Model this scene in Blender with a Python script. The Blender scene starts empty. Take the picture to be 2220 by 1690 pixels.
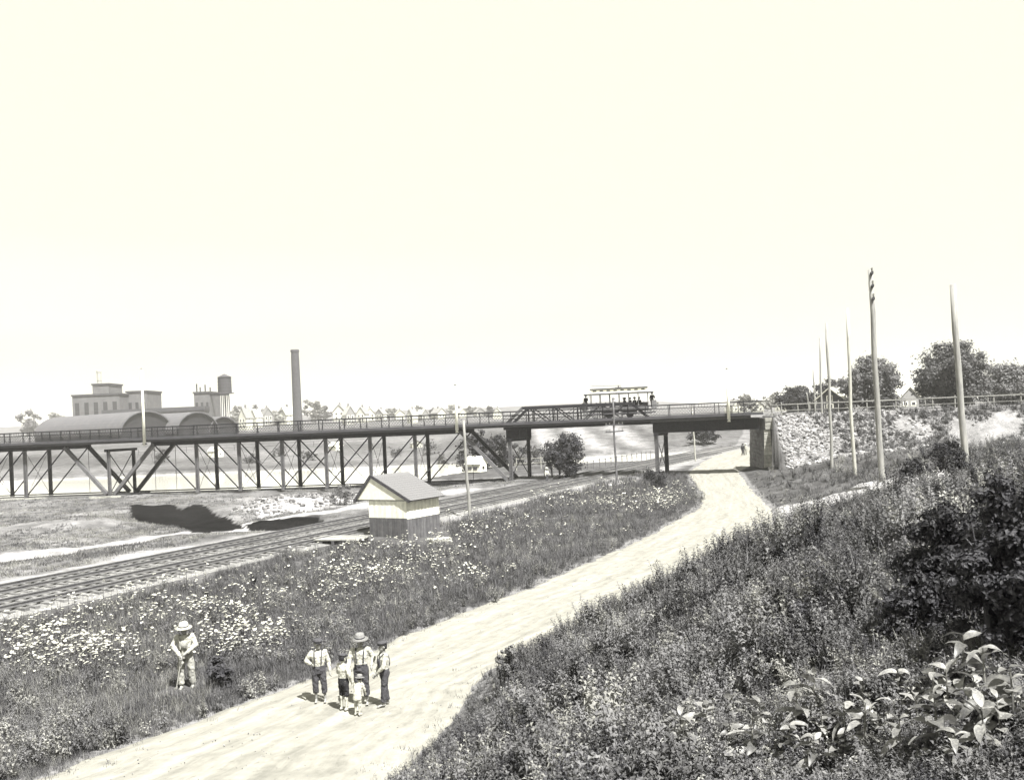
import bpy, bmesh, math, random
import numpy as np
from mathutils import Vector, Matrix

random.seed(7)
RNG = np.random.default_rng(11)
SC = bpy.context.scene
COL = SC.collection
rad = math.radians

# ------------------------------------------------------------------ camera
FOC, CX, CY, EYE = 2000.0, 1110.0, 912.0, 6.3      # focal length / axis in pixels of the 2220 wide print, eye height
ROLL = rad(2.4)
cam_data = bpy.data.cameras.new('camera')
cam = bpy.data.objects.new('camera', cam_data)
COL.objects.link(cam)
cam_data.sensor_width = 36.0
cam_data.lens = 36.0 * FOC / 2220.0
cam_data.shift_y = (CY - 845.0) / 2220.0
cam_data.clip_start = 0.1
cam_data.clip_end = 9000.0
cr, sr = math.cos(ROLL), math.sin(ROLL)
cam.matrix_world = Matrix(((cr, sr, 0, 0), (0, 0, -1, 0), (-sr, cr, 0, EYE), (0, 0, 0, 1)))
SC.camera = cam

# ------------------------------------------------------------------ sky, sun, exposure
SUN_ELEV, SUN_AZ = rad(60), rad(145)
world = bpy.data.worlds.new('World')
SC.world = world
world.use_nodes = True
wn, wl = world.node_tree.nodes, world.node_tree.links
wn.clear()
w_out = wn.new('ShaderNodeOutputWorld')
w_bg = wn.new('ShaderNodeBackground')
w_sky = wn.new('ShaderNodeTexSky')
w_sky.sky_type = 'NISHITA'
w_sky.sun_disc = False
w_sky.sun_elevation = SUN_ELEV
w_sky.sun_rotation = SUN_AZ
w_sky.dust_density = 4.0
w_bw = wn.new('ShaderNodeRGBToBW')
w_clamp = wn.new('ShaderNodeClamp')
w_clamp.inputs['Min'].default_value = 2.78
w_clamp.inputs['Max'].default_value = 2.95
w_tint = wn.new('ShaderNodeVectorMath')
w_tint.operation = 'SCALE'
w_tint.inputs[0].default_value = (1.0, 0.988, 0.85)
wl.new(w_sky.outputs['Color'], w_bw.inputs['Color'])
wl.new(w_bw.outputs['Val'], w_clamp.inputs['Value'])
wl.new(w_clamp.outputs['Result'], w_tint.inputs['Scale'])
wl.new(w_tint.outputs['Vector'], w_bg.inputs['Color'])
w_bg.inputs['Strength'].default_value = 0.1
wl.new(w_bg.outputs['Background'], w_out.inputs['Surface'])

sun_data = bpy.data.lights.new('sun', 'SUN')
sun_data.energy = 5.0
sun_data.angle = rad(0.5)
sun_data.color = (1.0, 0.985, 0.94)
sun = bpy.data.objects.new('sun', sun_data)
COL.objects.link(sun)
to_sun = Vector((math.cos(SUN_ELEV) * math.sin(SUN_AZ), math.cos(SUN_ELEV) * math.cos(SUN_AZ), math.sin(SUN_ELEV)))
sun.rotation_mode = 'QUATERNION'
sun.rotation_quaternion = (-to_sun).to_track_quat('-Z', 'Y')
sun.location = (30, -30, 60)

vs = SC.view_settings
vs.view_transform = 'Standard'
vs.look = 'None'
vs.exposure = 1.84
vs.gamma = 1.0
vs.use_curve_mapping = False
SC.render.engine = 'CYCLES'
SC.cycles.use_denoising = True
SC.cycles.max_bounces = 6
SC.cycles.diffuse_bounces = 3
SC.cycles.transparent_max_bounces = 8
SC.cycles.volume_bounces = 0
SC.cycles.use_adaptive_sampling = True
SC.cycles.adaptive_threshold = .025

# ------------------------------------------------------------------ pixel -> place helpers (positions only)
def ray(x, y):
    cx, cy = (x - CX) / FOC, (CY - y) / FOC
    return cx * cr + cy * sr, -cx * sr + cy * cr
def P(x, y, Y):
    u, w = ray(x, y)
    return Vector((u * Y, Y, EYE + w * Y))
def flat(x, y, z=0.0):
    u, w = ray(x, y)
    Y = (z - EYE) / w
    return (u * Y, Y)

def sstep(a, b, x):
    t = np.clip((np.asarray(x, float) - a) / (b - a), 0, 1)
    return t * t * (3 - 2 * t)
def polydist(X, Y, line):
    """signed distance to an open polyline (positive on its right hand side)"""
    X = np.asarray(X, float); Y = np.asarray(Y, float)
    best = np.full(X.shape, 1e9); sgn = np.ones(X.shape)
    for (ax, ay), (bx, by) in zip(line[:-1], line[1:]):
        dx, dy = bx - ax, by - ay
        L2 = dx * dx + dy * dy
        t = np.clip(((X - ax) * dx + (Y - ay) * dy) / L2, 0, 1)
        ex, ey = X - (ax + t * dx), Y - (ay + t * dy)
        d = np.hypot(ex, ey)
        s = np.where(dx * (Y - ay) - dy * (X - ax) > 0, -1.0, 1.0)
        m = d < best - 1e-9
        best = np.where(m, d, best); sgn = np.where(m, s, sgn)
    return best * sgn
def inpoly(X, Y, poly):
    X = np.asarray(X, float); Y = np.asarray(Y, float)
    c = np.zeros(X.shape, bool)
    n = len(poly)
    for i in range(n):
        x1, y1 = poly[i]; x2, y2 = poly[(i + 1) % n]
        if y1 == y2: continue
        k = ((y1 > Y) != (y2 > Y)) & (X < (x2 - x1) * (Y - y1) / (y2 - y1) + x1)
        c ^= k
    return c
_ph = RNG.uniform(0, 6.28, 40)
def wnoise(X, Y, sc, seed=0):
    """cheap smooth value in -1..1"""
    k = seed * 5 % 30
    a = np.sin(X * sc + _ph[k] + 1.7 * np.sin(Y * sc * .73 + _ph[k + 1]))
    b = np.sin(Y * sc * 1.13 + _ph[k + 2] + 1.5 * np.sin(X * sc * .61 + _ph[k + 3]))
    c = np.sin((X + Y) * sc * 2.1 + _ph[k + 4]) * np.sin((X - Y) * sc * 1.9 + _ph[k + 5])
    return (a * b * .65 + c * .35)

# ------------------------------------------------------------------ plan of the place
BR_A, BR_Y0 = rad(8.1), 97.0                   # bridge axis: turned 8 degrees, 97 m off
ca, sa = math.cos(BR_A), math.sin(BR_A)
def br_local(X, Y):                             # world -> along / across the bridge
    dx, dy = X, Y - BR_Y0
    return dx * ca - dy * sa, dx * sa + dy * ca
def br_world(s, t):
    return s * ca + t * sa, BR_Y0 - s * sa + t * ca
def S_of(x, t=0.0):
    """along-bridge coordinate seen at pixel column x"""
    u = (x - CX) / FOC
    X = u * (BR_Y0 + t / ca) / (1 + u * math.tan(BR_A))
    return br_local(X, BR_Y0 + t / ca - X * math.tan(BR_A))[0]
DECK = 6.05
S_ABUT = S_of(1655)

ROAD_L = [(-22, -6), (-14, 8), (-9.4, 16.5), (-7.8, 19.3), (-7.1, 20.6), (-5.4, 23), (-3.2, 28), (-.2, 33.3), (2.8, 39.5), (6.2, 46.5), (9.0, 53), (12.2, 61),
          (14.6, 71), (16.4, 84), (18.4, 97), (24, 118), (40, 164), (70, 250)]
ROAD_R = [(-13, -8), (-8, 2), (-4.6, 10), (-2.5, 16), (-1.7, 18.6), (-1.0, 23.2), (1.7, 27.0), (4.4, 32.0), (8.0, 37.6), (11.6, 44.6), (14.1, 51),
          (16.0, 58), (18.4, 72), (21.2, 86), (23.4, 97), (34, 122), (54, 164), (90, 250)]
def track_x(Y): return -18.6 + .47 * (Y - 40)
TD = Vector((.4254, .9050))                    # track direction
TN = Vector((.9050, -.4254))                   # to its right (camera side)
def track_off(X, Y):
    return (X - track_x(Y)) * .9050
def bank_d(X, Y): return polydist(X, Y, ROAD_R)
FOOT = [flat(x, y) for x, y in ((20, 1190), (180, 1172), (330, 1152), (500, 1140), (650, 1114), (800, 1094), (900, 1078), (1000, 1062))]
CUT_SHADE = [[flat(x, y) for x, y in ((282, 1084), (300, 1082), (362, 1080), (385, 1086), (398, 1088), (412, 1083), (440, 1082), (462, 1088), (490, 1104), (512, 1120), (530, 1133), (500, 1138), (440, 1143), (415, 1142), (398, 1132), (375, 1116), (350, 1110), (300, 1110), (282, 1104))],
          [flat(x, y) for x, y in ((530, 1131), (560, 1124), (690, 1119), (716, 1130), (690, 1140), (592, 1149), (548, 1141))]]  # cut and ditch outlines where shade goes into the ground colour
RUBBLE = [flat(x, y) for x, y in ((500, 1090), (560, 1068), (650, 1062), (760, 1058), (830, 1056), (800, 1075), (745, 1092), (640, 1102), (560, 1112))]
HUMPS = [(*flat(400, 1105), 5.0, 7.0, -1.3), (*flat(255, 1118), 5.5, 5.0, .75), (*flat(640, 1085), 6.0, 4.5, .9), (*flat(545, 1100), 3.5, 4.0, .6), (*flat(620, 1134), 4.5, 2.6, -.5)]
def river_near(X): return 107 + 26 * sstep(-16, 2, X)
def river_far(X): return 158 - 6 * sstep(-60, 0, X) + 8 * sstep(0, 20, X)

def terrain(X, Y):
    X = np.asarray(X, float); Y = np.asarray(Y, float)
    dr = bank_d(X, Y); dl = polydist(X, Y, ROAD_L); to = track_off(X, Y)
    on_road = (dl > -.3) & (dr < .3)
    calm = sstep(0.2, 2.5, np.maximum(-dl, dr)) * sstep(3.6, 6.5, np.abs(to))
    n = .16 * wnoise(X, Y, .45, 1) + .07 * wnoise(X, Y, 1.3, 2)
    z = n * calm * (1 - sstep(80, 140, Y) * .6)
    # ground between track and road dishes slightly, left bank falls to the stream
    z += -.25 * sstep(1, 5, -dl) * sstep(4, 8, to) * sstep(110, 80, Y)
    z += -.5 * sstep(-8, -16, to) * sstep(120, 90, Y)
    # made ground beyond the railway: a cut under the left span, a grassy hump before it, the rubble bank
    for (hx, hy, rx_, ry_, hh) in HUMPS:
        z += hh * np.exp(-((X - hx) / rx_) ** 2 - ((Y - hy) / ry_) ** 2)
    # river bed
    rn, rf = river_near(X), river_far(X)
    z += -2.2 * sstep(rn - 3, rn + 3, Y) * sstep(rf + 5, rf - 2, Y)
    # rising ground behind
    rise_l = 5.0 * sstep(158, 285, Y); rise_r = 5.4 * sstep(158, 205, Y)
    k = sstep(-22, 2, X)
    z += rise_l * (1 - k) + rise_r * k
    u = X / np.maximum(Y, 1)
    z += (15 - 11 * sstep(.1, .32, u)) * sstep(340, 900, Y) + 1.2 * wnoise(X, Y, .02, 3) * sstep(200, 400, Y)
    # bank the camera stands on
    slope = .46 - .26 * sstep(46, 62, Y)
    cap = 4.7 - 1.1 * sstep(14, 34, Y) - 1.2 * sstep(48, 66, Y)
    xx = np.maximum(dr, 0) * slope / cap
    bank = cap * xx / (1 + xx ** 6) ** (1 / 6)
    bank += (.3 * wnoise(X, Y, .6, 4) + .1 * wnoise(X, Y, 1.9, 5)) * sstep(1, 4, dr)
    z = np.where((dr > 0) & (Y < 120), np.maximum(z, bank * sstep(-2, 0, dr)), z)
    # approach embankment right of the bridge
    s, t = br_local(X, Y)
    side = np.maximum(np.maximum(-1.9 - t, (t - 5.8) * sstep(S_ABUT + 14, S_ABUT + 8, s)), 0)
    emb = 5.7 - side / 1.35 + .18 * wnoise(X, Y, .8, 6) * np.minimum(side, 1)
    z = np.where((s > S_ABUT + .5) & (s < 330), np.maximum(z, emb), z)
    return z
def tz(x, y): return float(terrain(np.array([x]), np.array([y]))[0])
def G(x, y):
    """where the line of sight through a print pixel meets the ground"""
    u, w = ray(x, y)
    Ys = np.concatenate([np.linspace(3, 60, 1500), np.linspace(60.05, 400, 3000), np.linspace(400, 2000, 2000)])
    below = (EYE + w * Ys) <= terrain(u * Ys, Ys)
    i = int(np.argmax(below)) if below.any() else len(Ys) - 1
    return Vector((u * Ys[i], Ys[i], tz(u * Ys[i], Ys[i])))

PATH_R = [tuple(G(x, y).xy) for x, y in ((1600, 1118), (1650, 1112), (1700, 1103), (1750, 1094), (1800, 1085), (1850, 1075), (1900, 1064), (1950, 1054), (2000, 1045), (2060, 1036), (2130, 1026), (2210, 1016))]

# ------------------------------------------------------------------ materials
MATS = {}
def grey(g):
    k = 1.15 - .15 * min(1.0, g / .12) - .13 * min(1.0, max(0.0, (g - .12) / .2))   # the toned print: cool darks, cream lights
    return (g, g * (.985 if g < .12 else .99), g * k, 1)
def mat(name, g, var=.25, scale=3.0, rough=.85, bump=.2, detail=6.0, randomize=0.0, spec=.2, metallic=0.0, stretch=None, dark=None, coords='Object'):
    if name in MATS: return MATS[name]
    m = bpy.data.materials.new(name)
    m.use_nodes = True
    nt = m.node_tree; N, L = nt.nodes, nt.links
    b = N['Principled BSDF']
    b.inputs['Roughness'].default_value = rough
    b.inputs['Specular IOR Level'].default_value = spec
    b.inputs['Metallic'].default_value = metallic
    tc = N.new('ShaderNodeTexCoord')
    mp = N.new('ShaderNodeMapping')
    if stretch: mp.inputs['Scale'].default_value = stretch
    L.new(tc.outputs[coords], mp.inputs['Vector'])
    nz = N.new('ShaderNodeTexNoise')
    nz.inputs['Scale'].default_value = scale
    nz.inputs['Detail'].default_value = detail
    nz.inputs['Roughness'].default_value = .65
    L.new(mp.outputs['Vector'], nz.inputs['Vector'])
    rp = N.new('ShaderNodeValToRGB')
    rp.color_ramp.elements[0].position = .3
    rp.color_ramp.elements[1].position = .72
    lo = dark if dark is not None else g * (1 - var)
    rp.color_ramp.elements[0].color = grey(lo)
    rp.color_ramp.elements[1].color = grey(g * (1 + var))
    L.new(nz.outputs['Fac'], rp.inputs['Fac'])
    col = rp.outputs['Color']
    if randomize:
        oi = N.new('ShaderNodeObjectInfo')
        mr = N.new('ShaderNodeMapRange')
        mr.inputs['To Min'].default_value = 1 - randomize
        mr.inputs['To Max'].default_value = 1 + randomize
        L.new(oi.outputs['Random'], mr.inputs['Value'])
        vm = N.new('ShaderNodeVectorMath'); vm.operation = 'SCALE'
        L.new(col, vm.inputs[0]); L.new(mr.outputs['Result'], vm.inputs['Scale'])
        col = vm.outputs['Vector']
    L.new(col, b.inputs['Base Color'])
    if bump:
        bp = N.new('ShaderNodeBump')
        bp.inputs['Strength'].default_value = bump
        bp.inputs['Distance'].default_value = .05
        L.new(nz.outputs['Fac'], bp.inputs['Height'])
        L.new(bp.outputs['Normal'], b.inputs['Normal'])
    MATS[name] = m
    return m
def leaf_mat(name, g, var=.35, randomize=.35, trans=.3, rough=.6, spec=.25, scale=6):
    if name in MATS: return MATS[name]
    m = mat(name, g, var=var, scale=scale, bump=0, randomize=randomize, rough=rough, spec=spec)
    nt = m.node_tree; N, L = nt.nodes, nt.links
    b = N['Principled BSDF']
    src = b.inputs['Base Color'].links[0].from_socket
    tr = N.new('ShaderNodeBsdfTranslucent')
    L.new(src, tr.inputs['Color'])
    mx = N.new('ShaderNodeMixShader')
    mx.inputs['Fac'].default_value = trans
    L.new(b.outputs['BSDF'], mx.inputs[1]); L.new(tr.outputs['BSDF'], mx.inputs[2])
    L.new(mx.outputs['Shader'], N['Material Output'].inputs['Surface'])
    return m

# ------------------------------------------------------------------ mesh building
class MB:
    def __init__(self): self.v = []; self.f = []
    def add(self, vs_, fs_):
        o = len(self.v)
        self.v.extend([tuple(p) for p in vs_]); self.f.extend([tuple(i + o for i in f) for f in fs_])
        return self
    def box(self, x0, x1, y0, y1, z0, z1):
        return self.add([(x0, y0, z0), (x1, y0, z0), (x1, y1, z0), (x0, y1, z0), (x0, y0, z1), (x1, y0, z1), (x1, y1, z1), (x0, y1, z1)],
                        [(3, 2, 1, 0), (4, 5, 6, 7), (0, 1, 5, 4), (1, 2, 6, 5), (2, 3, 7, 6), (3, 0, 4, 7)])
    def rough_box(self, x0, x1, y0, y1, z0, z1, j, rnd):
        self.box(x0, x1, y0, y1, z0, z1)
        for i in range(len(self.v) - 8, len(self.v)):
            p = self.v[i]; self.v[i] = tuple(c + rnd.uniform(-j, j) for c in p)
        return self
    def beam(self, a, b, w, h, up=(0, 0, 1)):
        a, b = Vector(a), Vector(b)
        d = (b - a).normalized()
        upv = Vector(up)
        if abs(d.dot(upv)) > .99: upv = Vector((0, 1, 0))
        s = d.cross(upv).normalized(); u = s.cross(d).normalized()
        q = []
        for e in (a, b):
            for i, j in ((-1, -1), (1, -1), (1, 1), (-1, 1)):
                q.append(e + s * (w / 2 * i) + u * (h / 2 * j))
        return self.add(q, [(3, 2, 1, 0), (4, 5, 6, 7), (0, 1, 5, 4), (1, 2, 6, 5), (2, 3, 7, 6), (3, 0, 4, 7)])
    def tube(self, pts, radii, n=8, cap=True):
        pts = [Vector(p) for p in pts]
        rings = []
        for i, p in enumerate(pts):
            d = (pts[min(i + 1, len(pts) - 1)] - pts[max(i - 1, 0)]).normalized()
            up = Vector((0, 0, 1)) if abs(d.z) < .9 else Vector((0, 1, 0))
            s = d.cross(up).normalized(); u = s.cross(d)
            r = radii[i] if hasattr(radii, '__len__') else radii
            rings.append([p + (s * math.cos(k * 6.28319 / n) + u * math.sin(k * 6.28319 / n)) * r for k in range(n)])
        return self.loft(rings, cap)
    def loft(self, rings, cap=True):
        n = len(rings[0]); o = []
        for r in rings: o.extend(r)
        fs_ = []
        for i in range(len(rings) - 1):
            for k in range(n):
                k2 = (k + 1) % n
                fs_.append((i * n + k, i * n + k2, (i + 1) * n + k2, (i + 1) * n + k))
        if cap:
            fs_.append(tuple(range(n - 1, -1, -1))); fs_.append(tuple((len(rings) - 1) * n + k for k in range(n)))
        return self.add(o, fs_)
    def lathe(self, prof, c=(0, 0, 0), n=16, sx=1.0, sy=1.0):
        c = Vector(c)
        return self.loft([[c + Vector((math.cos(k * 6.28319 / n) * r * sx, math.sin(k * 6.28319 / n) * r * sy, z)) for k in range(n)] for r, z in prof])
    def ellipsoid(self, c, rx, ry, rz, n=14, m=9):
        c = Vector(c); rings = []
        for i in range(m):
            t = math.pi * (i + .02) / (m - 1 + .04)
            rings.append([c + Vector((rx * math.sin(t) * math.cos(k * 6.28319 / n), ry * math.sin(t) * math.sin(k * 6.28319 / n), -rz * math.cos(t))) for k in range(n)])
        return self.loft(rings)
    def capsule(self, a, b, ra, rb, n=10):
        a, b = Vector(a), Vector(b); d = (b - a).normalized()
        pts, rr = [], []
        for k in (-.95, -.7, -.35): pts.append(a + d * ra * k); rr.append(ra * math.sqrt(1 - k * k))
        for t in (0, .5, 1): pts.append(a.lerp(b, t)); rr.append(ra + (rb - ra) * t)
        for k in (.35, .7, .95): pts.append(b + d * rb * k); rr.append(rb * math.sqrt(1 - k * k))
        return self.tube(pts, rr, n)
    def mesh(self, name, material, smooth=False):
        me = bpy.data.meshes.new(name)
        me.from_pydata(self.v, [], self.f)
        me.materials.append(material)
        if smooth: me.polygons.foreach_set('use_smooth', [True] * len(me.polygons))
        me.update()
        return me
    def build(self, name, material, parent=None, smooth=False):
        return link(name, self.mesh(name, material, smooth), parent)

def link(name, data, parent=None):
    o = bpy.data.objects.new(name, data)
    COL.objects.link(o)
    if parent is not None: o.parent = parent
    return o
def tag(o, label=None, cat=None, group=None, kind=None):
    if label: o['label'] = label
    if cat: o['category'] = cat
    if group: o['group'] = group
    if kind: o['kind'] = kind
    return o
def thing(name, label, cat, loc=(0, 0, 0), rotz=0.0, group=None):
    o = bpy.data.objects.new(name, None)
    o.empty_display_size = .2
    COL.objects.link(o)
    o.location = loc; o.rotation_euler = (0, 0, rotz)
    return tag(o, label, cat, group)
def copy_tree(o, parent=None):
    c = o.copy(); COL.objects.link(c); c.parent = parent
    for ch in list(o.children): copy_tree(ch, c)
    return c
ORD = ['first', 'second', 'third', 'fourth', 'fifth', 'sixth', 'seventh', 'eighth', 'ninth', 'tenth', 'eleventh', 'twelfth', 'thirteenth', 'fourteenth',
       'fifteenth', 'sixteenth', 'seventeenth', 'eighteenth', 'nineteenth', 'twentieth', 'twenty-first', 'twenty-second', 'twenty-third', 'twenty-fourth',
       'twenty-fifth', 'twenty-sixth', 'twenty-seventh', 'twenty-eighth', 'twenty-ninth', 'thirtieth', 'thirty-first', 'thirty-second', 'thirty-third', 'thirty-fourth']

# palette (grey values: the photograph is monochrome)
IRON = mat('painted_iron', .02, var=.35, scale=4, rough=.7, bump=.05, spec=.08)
IRON_GREY_LIT = mat('grey_and_lit_iron', .085, var=.3, scale=3, rough=.65, bump=.05)  # plain grey iron; on near bridge members the paler tone stands for sunlight
WOOD_DARK = mat('dark_timber', .06, var=.4, scale=2, stretch=(1, 8, 8))
WOOD = mat('weathered_timber', .19, var=.35, scale=2.5, stretch=(6, 6, .6), randomize=.15)
WOOD_PALE = mat('pale_timber', .3, var=.3, scale=2.5, stretch=(6, 6, .6), randomize=.12)
WHITE = mat('white_paint', .66, var=.14, scale=4, rough=.7, bump=.05, randomize=.12)
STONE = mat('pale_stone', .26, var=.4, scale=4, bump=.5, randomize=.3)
STONE_CORE_SHADE = mat('core_and_shaded_stone', .11, var=.35, scale=3, bump=.5, randomize=.25)  # darker stone for the core and for the shaded side faces
BRICK = mat('brick', .12, var=.3, scale=6, bump=.3)
ROOF = mat('shingle_roof', .11, var=.35, scale=9, bump=.3)
ROOF_PALE = mat('pale_roof', .30, var=.2, scale=4, bump=.1)
ROOF_DARK = mat('dark_roof', .05, var=.3, scale=5, bump=.1)
BARK = mat('bark', .05, var=.4, scale=6, stretch=(1, 1, .3), bump=.5)
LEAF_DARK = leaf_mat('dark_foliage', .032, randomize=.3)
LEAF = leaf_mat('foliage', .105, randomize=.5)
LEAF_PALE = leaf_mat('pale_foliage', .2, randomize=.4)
LEAF_BIG = leaf_mat('broad_leaf', .15, scale=22, var=.6, randomize=.6, trans=.25, rough=.45, spec=.4)
GRASS = leaf_mat('meadow_grass_blade', .085, var=.3, randomize=.45, trans=.35)
GRASS_PALE = leaf_mat('dry_grass_blade', .2, var=.3, randomize=.3, trans=.35)
PETAL = leaf_mat('white_petal', .5, var=.1, randomize=.4, trans=.3)
SKIN = mat('skin', .20, var=.12, scale=8, rough=.6, bump=.05)
SKIN_PALE = mat('pale_skin', .34, var=.12, scale=8, rough=.6, bump=.05)
CLOTH_WHITE = mat('white_cotton', .36, var=.22, scale=11, bump=1.0)
CLOTH_DARK = mat('dark_cloth', .05, var=.35, scale=9, bump=.6)
CLOTH_BLACK = mat('black_cloth', .018, var=.3, scale=9, bump=.5)
CLOTH_GREY = mat('grey_denim', .045, var=.3, scale=10, bump=.6)
CLOTH_LIGHT = mat('faded_denim', .24, var=.25, scale=10, bump=.6)
STRAW = mat('straw', .15, var=.25, scale=30, bump=.4)
STRAW_PALE = mat('pale_straw', .36, var=.2, scale=30, bump=.4)
HAIR = mat('hair', .02, var=.3, scale=30, bump=.4)
GLASS = mat('dark_window', .03, var=.2, rough=.15, bump=0, spec=.5)
STEEL = mat('worn_steel', .22, var=.2, scale=6, rough=.4, bump=.03, metallic=.4)

# ================================================================== SETTING: ground, road, river, railway bed
def grid_sheet(name, Xs, Ys, Zs, material, tone=None, uv=None):
    nr, nc = Xs.shape
    co = np.stack([Xs, Ys, Zs], -1).reshape(-1, 3)
    i = np.arange((nr - 1) * (nc - 1)); r, c = i // (nc - 1), i % (nc - 1)
    a = r * nc + c
    faces = np.stack([a, a + 1, a + nc + 1, a + nc], -1)
    me = bpy.data.meshes.new(name)
    me.vertices.add(len(co)); me.vertices.foreach_set('co', co.ravel())
    me.loops.add(faces.size); me.loops.foreach_set('vertex_index', faces.ravel().astype(np.int32))
    me.polygons.add(len(faces)); me.polygons.foreach_set('loop_start', (np.arange(len(faces)) * 4).astype(np.int32))
    me.polygons.foreach_set('use_smooth', np.ones(len(faces), bool))
    me.update(calc_edges=True)
    if tone is not None:
        at = me.attributes.new('tone', 'FLOAT', 'POINT'); at.data.foreach_set('value', tone.ravel().astype(np.float32))
    if uv is not None:
        at = me.attributes.new('along', 'FLOAT_VECTOR', 'POINT'); at.data.foreach_set('vector', uv.reshape(-1, 3).ravel().astype(np.float32))
    me.materials.append(material)
    return tag(link(name, me), kind='structure')

def tone_mat(name, noise=((.6, .5), (6.0, .35)), bump=.4):
    m = bpy.data.materials.new(name); m.use_nodes = True
    N, L = m.node_tree.nodes, m.node_tree.links
    b = N['Principled BSDF']; b.inputs['Roughness'].default_value = 1.0; b.inputs['Specular IOR Level'].default_value = 0.0
    at = N.new('ShaderNodeAttribute'); at.attribute_name = 'tone'
    tc = N.new('ShaderNodeTexCoord')
    val = at.outputs['Fac']; last = None
    for sc, amp in noise:
        nz = N.new('ShaderNodeTexNoise'); nz.inputs['Scale'].default_value = sc; nz.inputs['Detail'].default_value = 8
        nz.inputs['Roughness'].default_value = .7
        L.new(tc.outputs['Object'], nz.inputs['Vector'])
        mr = N.new('ShaderNodeMapRange'); mr.inputs['From Min'].default_value = .3; mr.inputs['From Max'].default_value = .7
        mr.inputs['To Min'].default_value = 1 - amp; mr.inputs['To Max'].default_value = 1 + amp
        L.new(nz.outputs['Fac'], mr.inputs['Value'])
        mu = N.new('ShaderNodeMath'); mu.operation = 'MULTIPLY'
        L.new(val, mu.inputs[0]); L.new(mr.outputs['Result'], mu.inputs[1])
        val = mu.outputs[0]; last = nz
    cb = N.new('ShaderNodeCombineColor')
    for i, k in enumerate((1.0, .985, 1.0)):
        q = N.new('ShaderNodeMath'); q.operation = 'MULTIPLY'; q.inputs[1].default_value = k
        L.new(val, q.inputs[0]); L.new(q.outputs[0], cb.inputs[i])
    L.new(cb.outputs['Color'], b.inputs['Base Color'])
    bp = N.new('ShaderNodeBump'); bp.inputs['Strength'].default_value = bump; bp.inputs['Distance'].default_value = .1
    L.new(last.outputs['Fac'], bp.inputs['Height']); L.new(bp.outputs['Normal'], b.inputs['Normal'])
    return m

def ground_tone(X, Y):
    dr = bank_d(X, Y); dl = polydist(X, Y, ROAD_L); to = track_off(X, Y)
    s, t = br_local(X, Y)
    g = .055 + .02 * wnoise(X, Y, .3, 1)
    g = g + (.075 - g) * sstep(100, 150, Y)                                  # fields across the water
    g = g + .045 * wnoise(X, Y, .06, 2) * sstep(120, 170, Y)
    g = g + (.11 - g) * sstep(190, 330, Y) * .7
    left = sstep(-3.5, -5, to) * (Y < 108)
    g = np.where(left > .5, .10 + .05 * wnoise(X, Y, .35, 3), g)
    # pale strip of sand beside the rails, gravel shoulder on the near side
    g = g + (.24 - g) * sstep(-3.2, -3.8, to) * sstep(-6.5, -4.5, to + 1.8 * wnoise(X, Y, .2, 4)) * sstep(66, 52, Y) * .8
    g = g + (.17 - g) * sstep(2.5, 3.4, to) * sstep(6.8, 4.6, to + 1.0 * wnoise(X, Y, .3, 5)) * (Y < 125) * sstep(48, 66, Y)
    fd = np.abs(polydist(X, Y, FOOT))
    g = g + (.26 - g) * sstep(2.3, 1.5, fd + .3 * wnoise(X, Y, .8, 0))
    for c in CUT_SHADE: g = np.where(inpoly(X + .12 * wnoise(X, Y, 1.1, 2), Y + .3 * wnoise(X, Y, .7, 1), c), .008, g)  # near-black tone paints the shade of the cut into the ground
    g = np.where(inpoly(X + .4 * wnoise(X, Y, .8, 2), Y + .6 * wnoise(X, Y, .8, 1), RUBBLE), .24 + .06 * wnoise(X, Y, 1.1, 3), g)
    # river banks bare
    rn, rf = river_near(X), river_far(X)
    g = g + (.15 - g) * sstep(rn - 5, rn - 1, Y) * sstep(rf + 6, rf + 2, Y) * .6
    # bare cutting behind the railway span
    u = X / np.maximum(Y, 1)
    cut = sstep(160, 170, Y) * sstep(225, 205, Y) * sstep(.015, .03, u) * sstep(.17, .12, u)
    g = g + ((.125 + .05 * np.sin(X * .8 + Y * .12) + .03 * wnoise(X, Y, .5, 2)) - g) * cut
    # approach embankment: pale earth
    emb = (s > S_ABUT + .5) & (t > -10) & (t < 12)
    pale = .135 + .04 * wnoise(X, Y, .7, 4)
    pale = np.where(wnoise(X, Y, .25, 5) + .03 * (s - S_ABUT) - .9 > .25, .09, pale)
    zt_ = terrain(X, Y)
    g = np.where(emb & (zt_ > 2.2), pale, g)
    g = np.where((s > S_ABUT) & (t > -2.2) & (t < 6), .13, g)
    # climbing side path
    pd = np.abs(polydist(X, Y, PATH_R))
    g = g + (.26 - g) * sstep(2.1, 1.5, pd + .25 * wnoise(X, Y, 1.1, 1))
    # road margin earth
    m = (dl > -.5) & (dr < .5)
    g = np.where(m & (Y < 240), .12, g)
    return np.clip(g, .007, .4)

nr, nc = 540, 640
yy = 1.5 * (3200 / 1.5) ** (np.linspace(0, 1, nr) ** .86)
yy = np.concatenate([[-60, -30, -15, -6, -2], yy])
uu = np.linspace(-1, 1, nc); uu = .78 * uu + .22 * uu ** 5
gy = np.repeat(yy[:, None], nc, 1)
gx = uu[None, :] * (.8 * np.maximum(gy, 0) + 14)
gz = terrain(gx, gy)
ground = grid_sheet('ground', gx, gy, gz, tone_mat('ground_earth'), tone=ground_tone(gx, gy))

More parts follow.
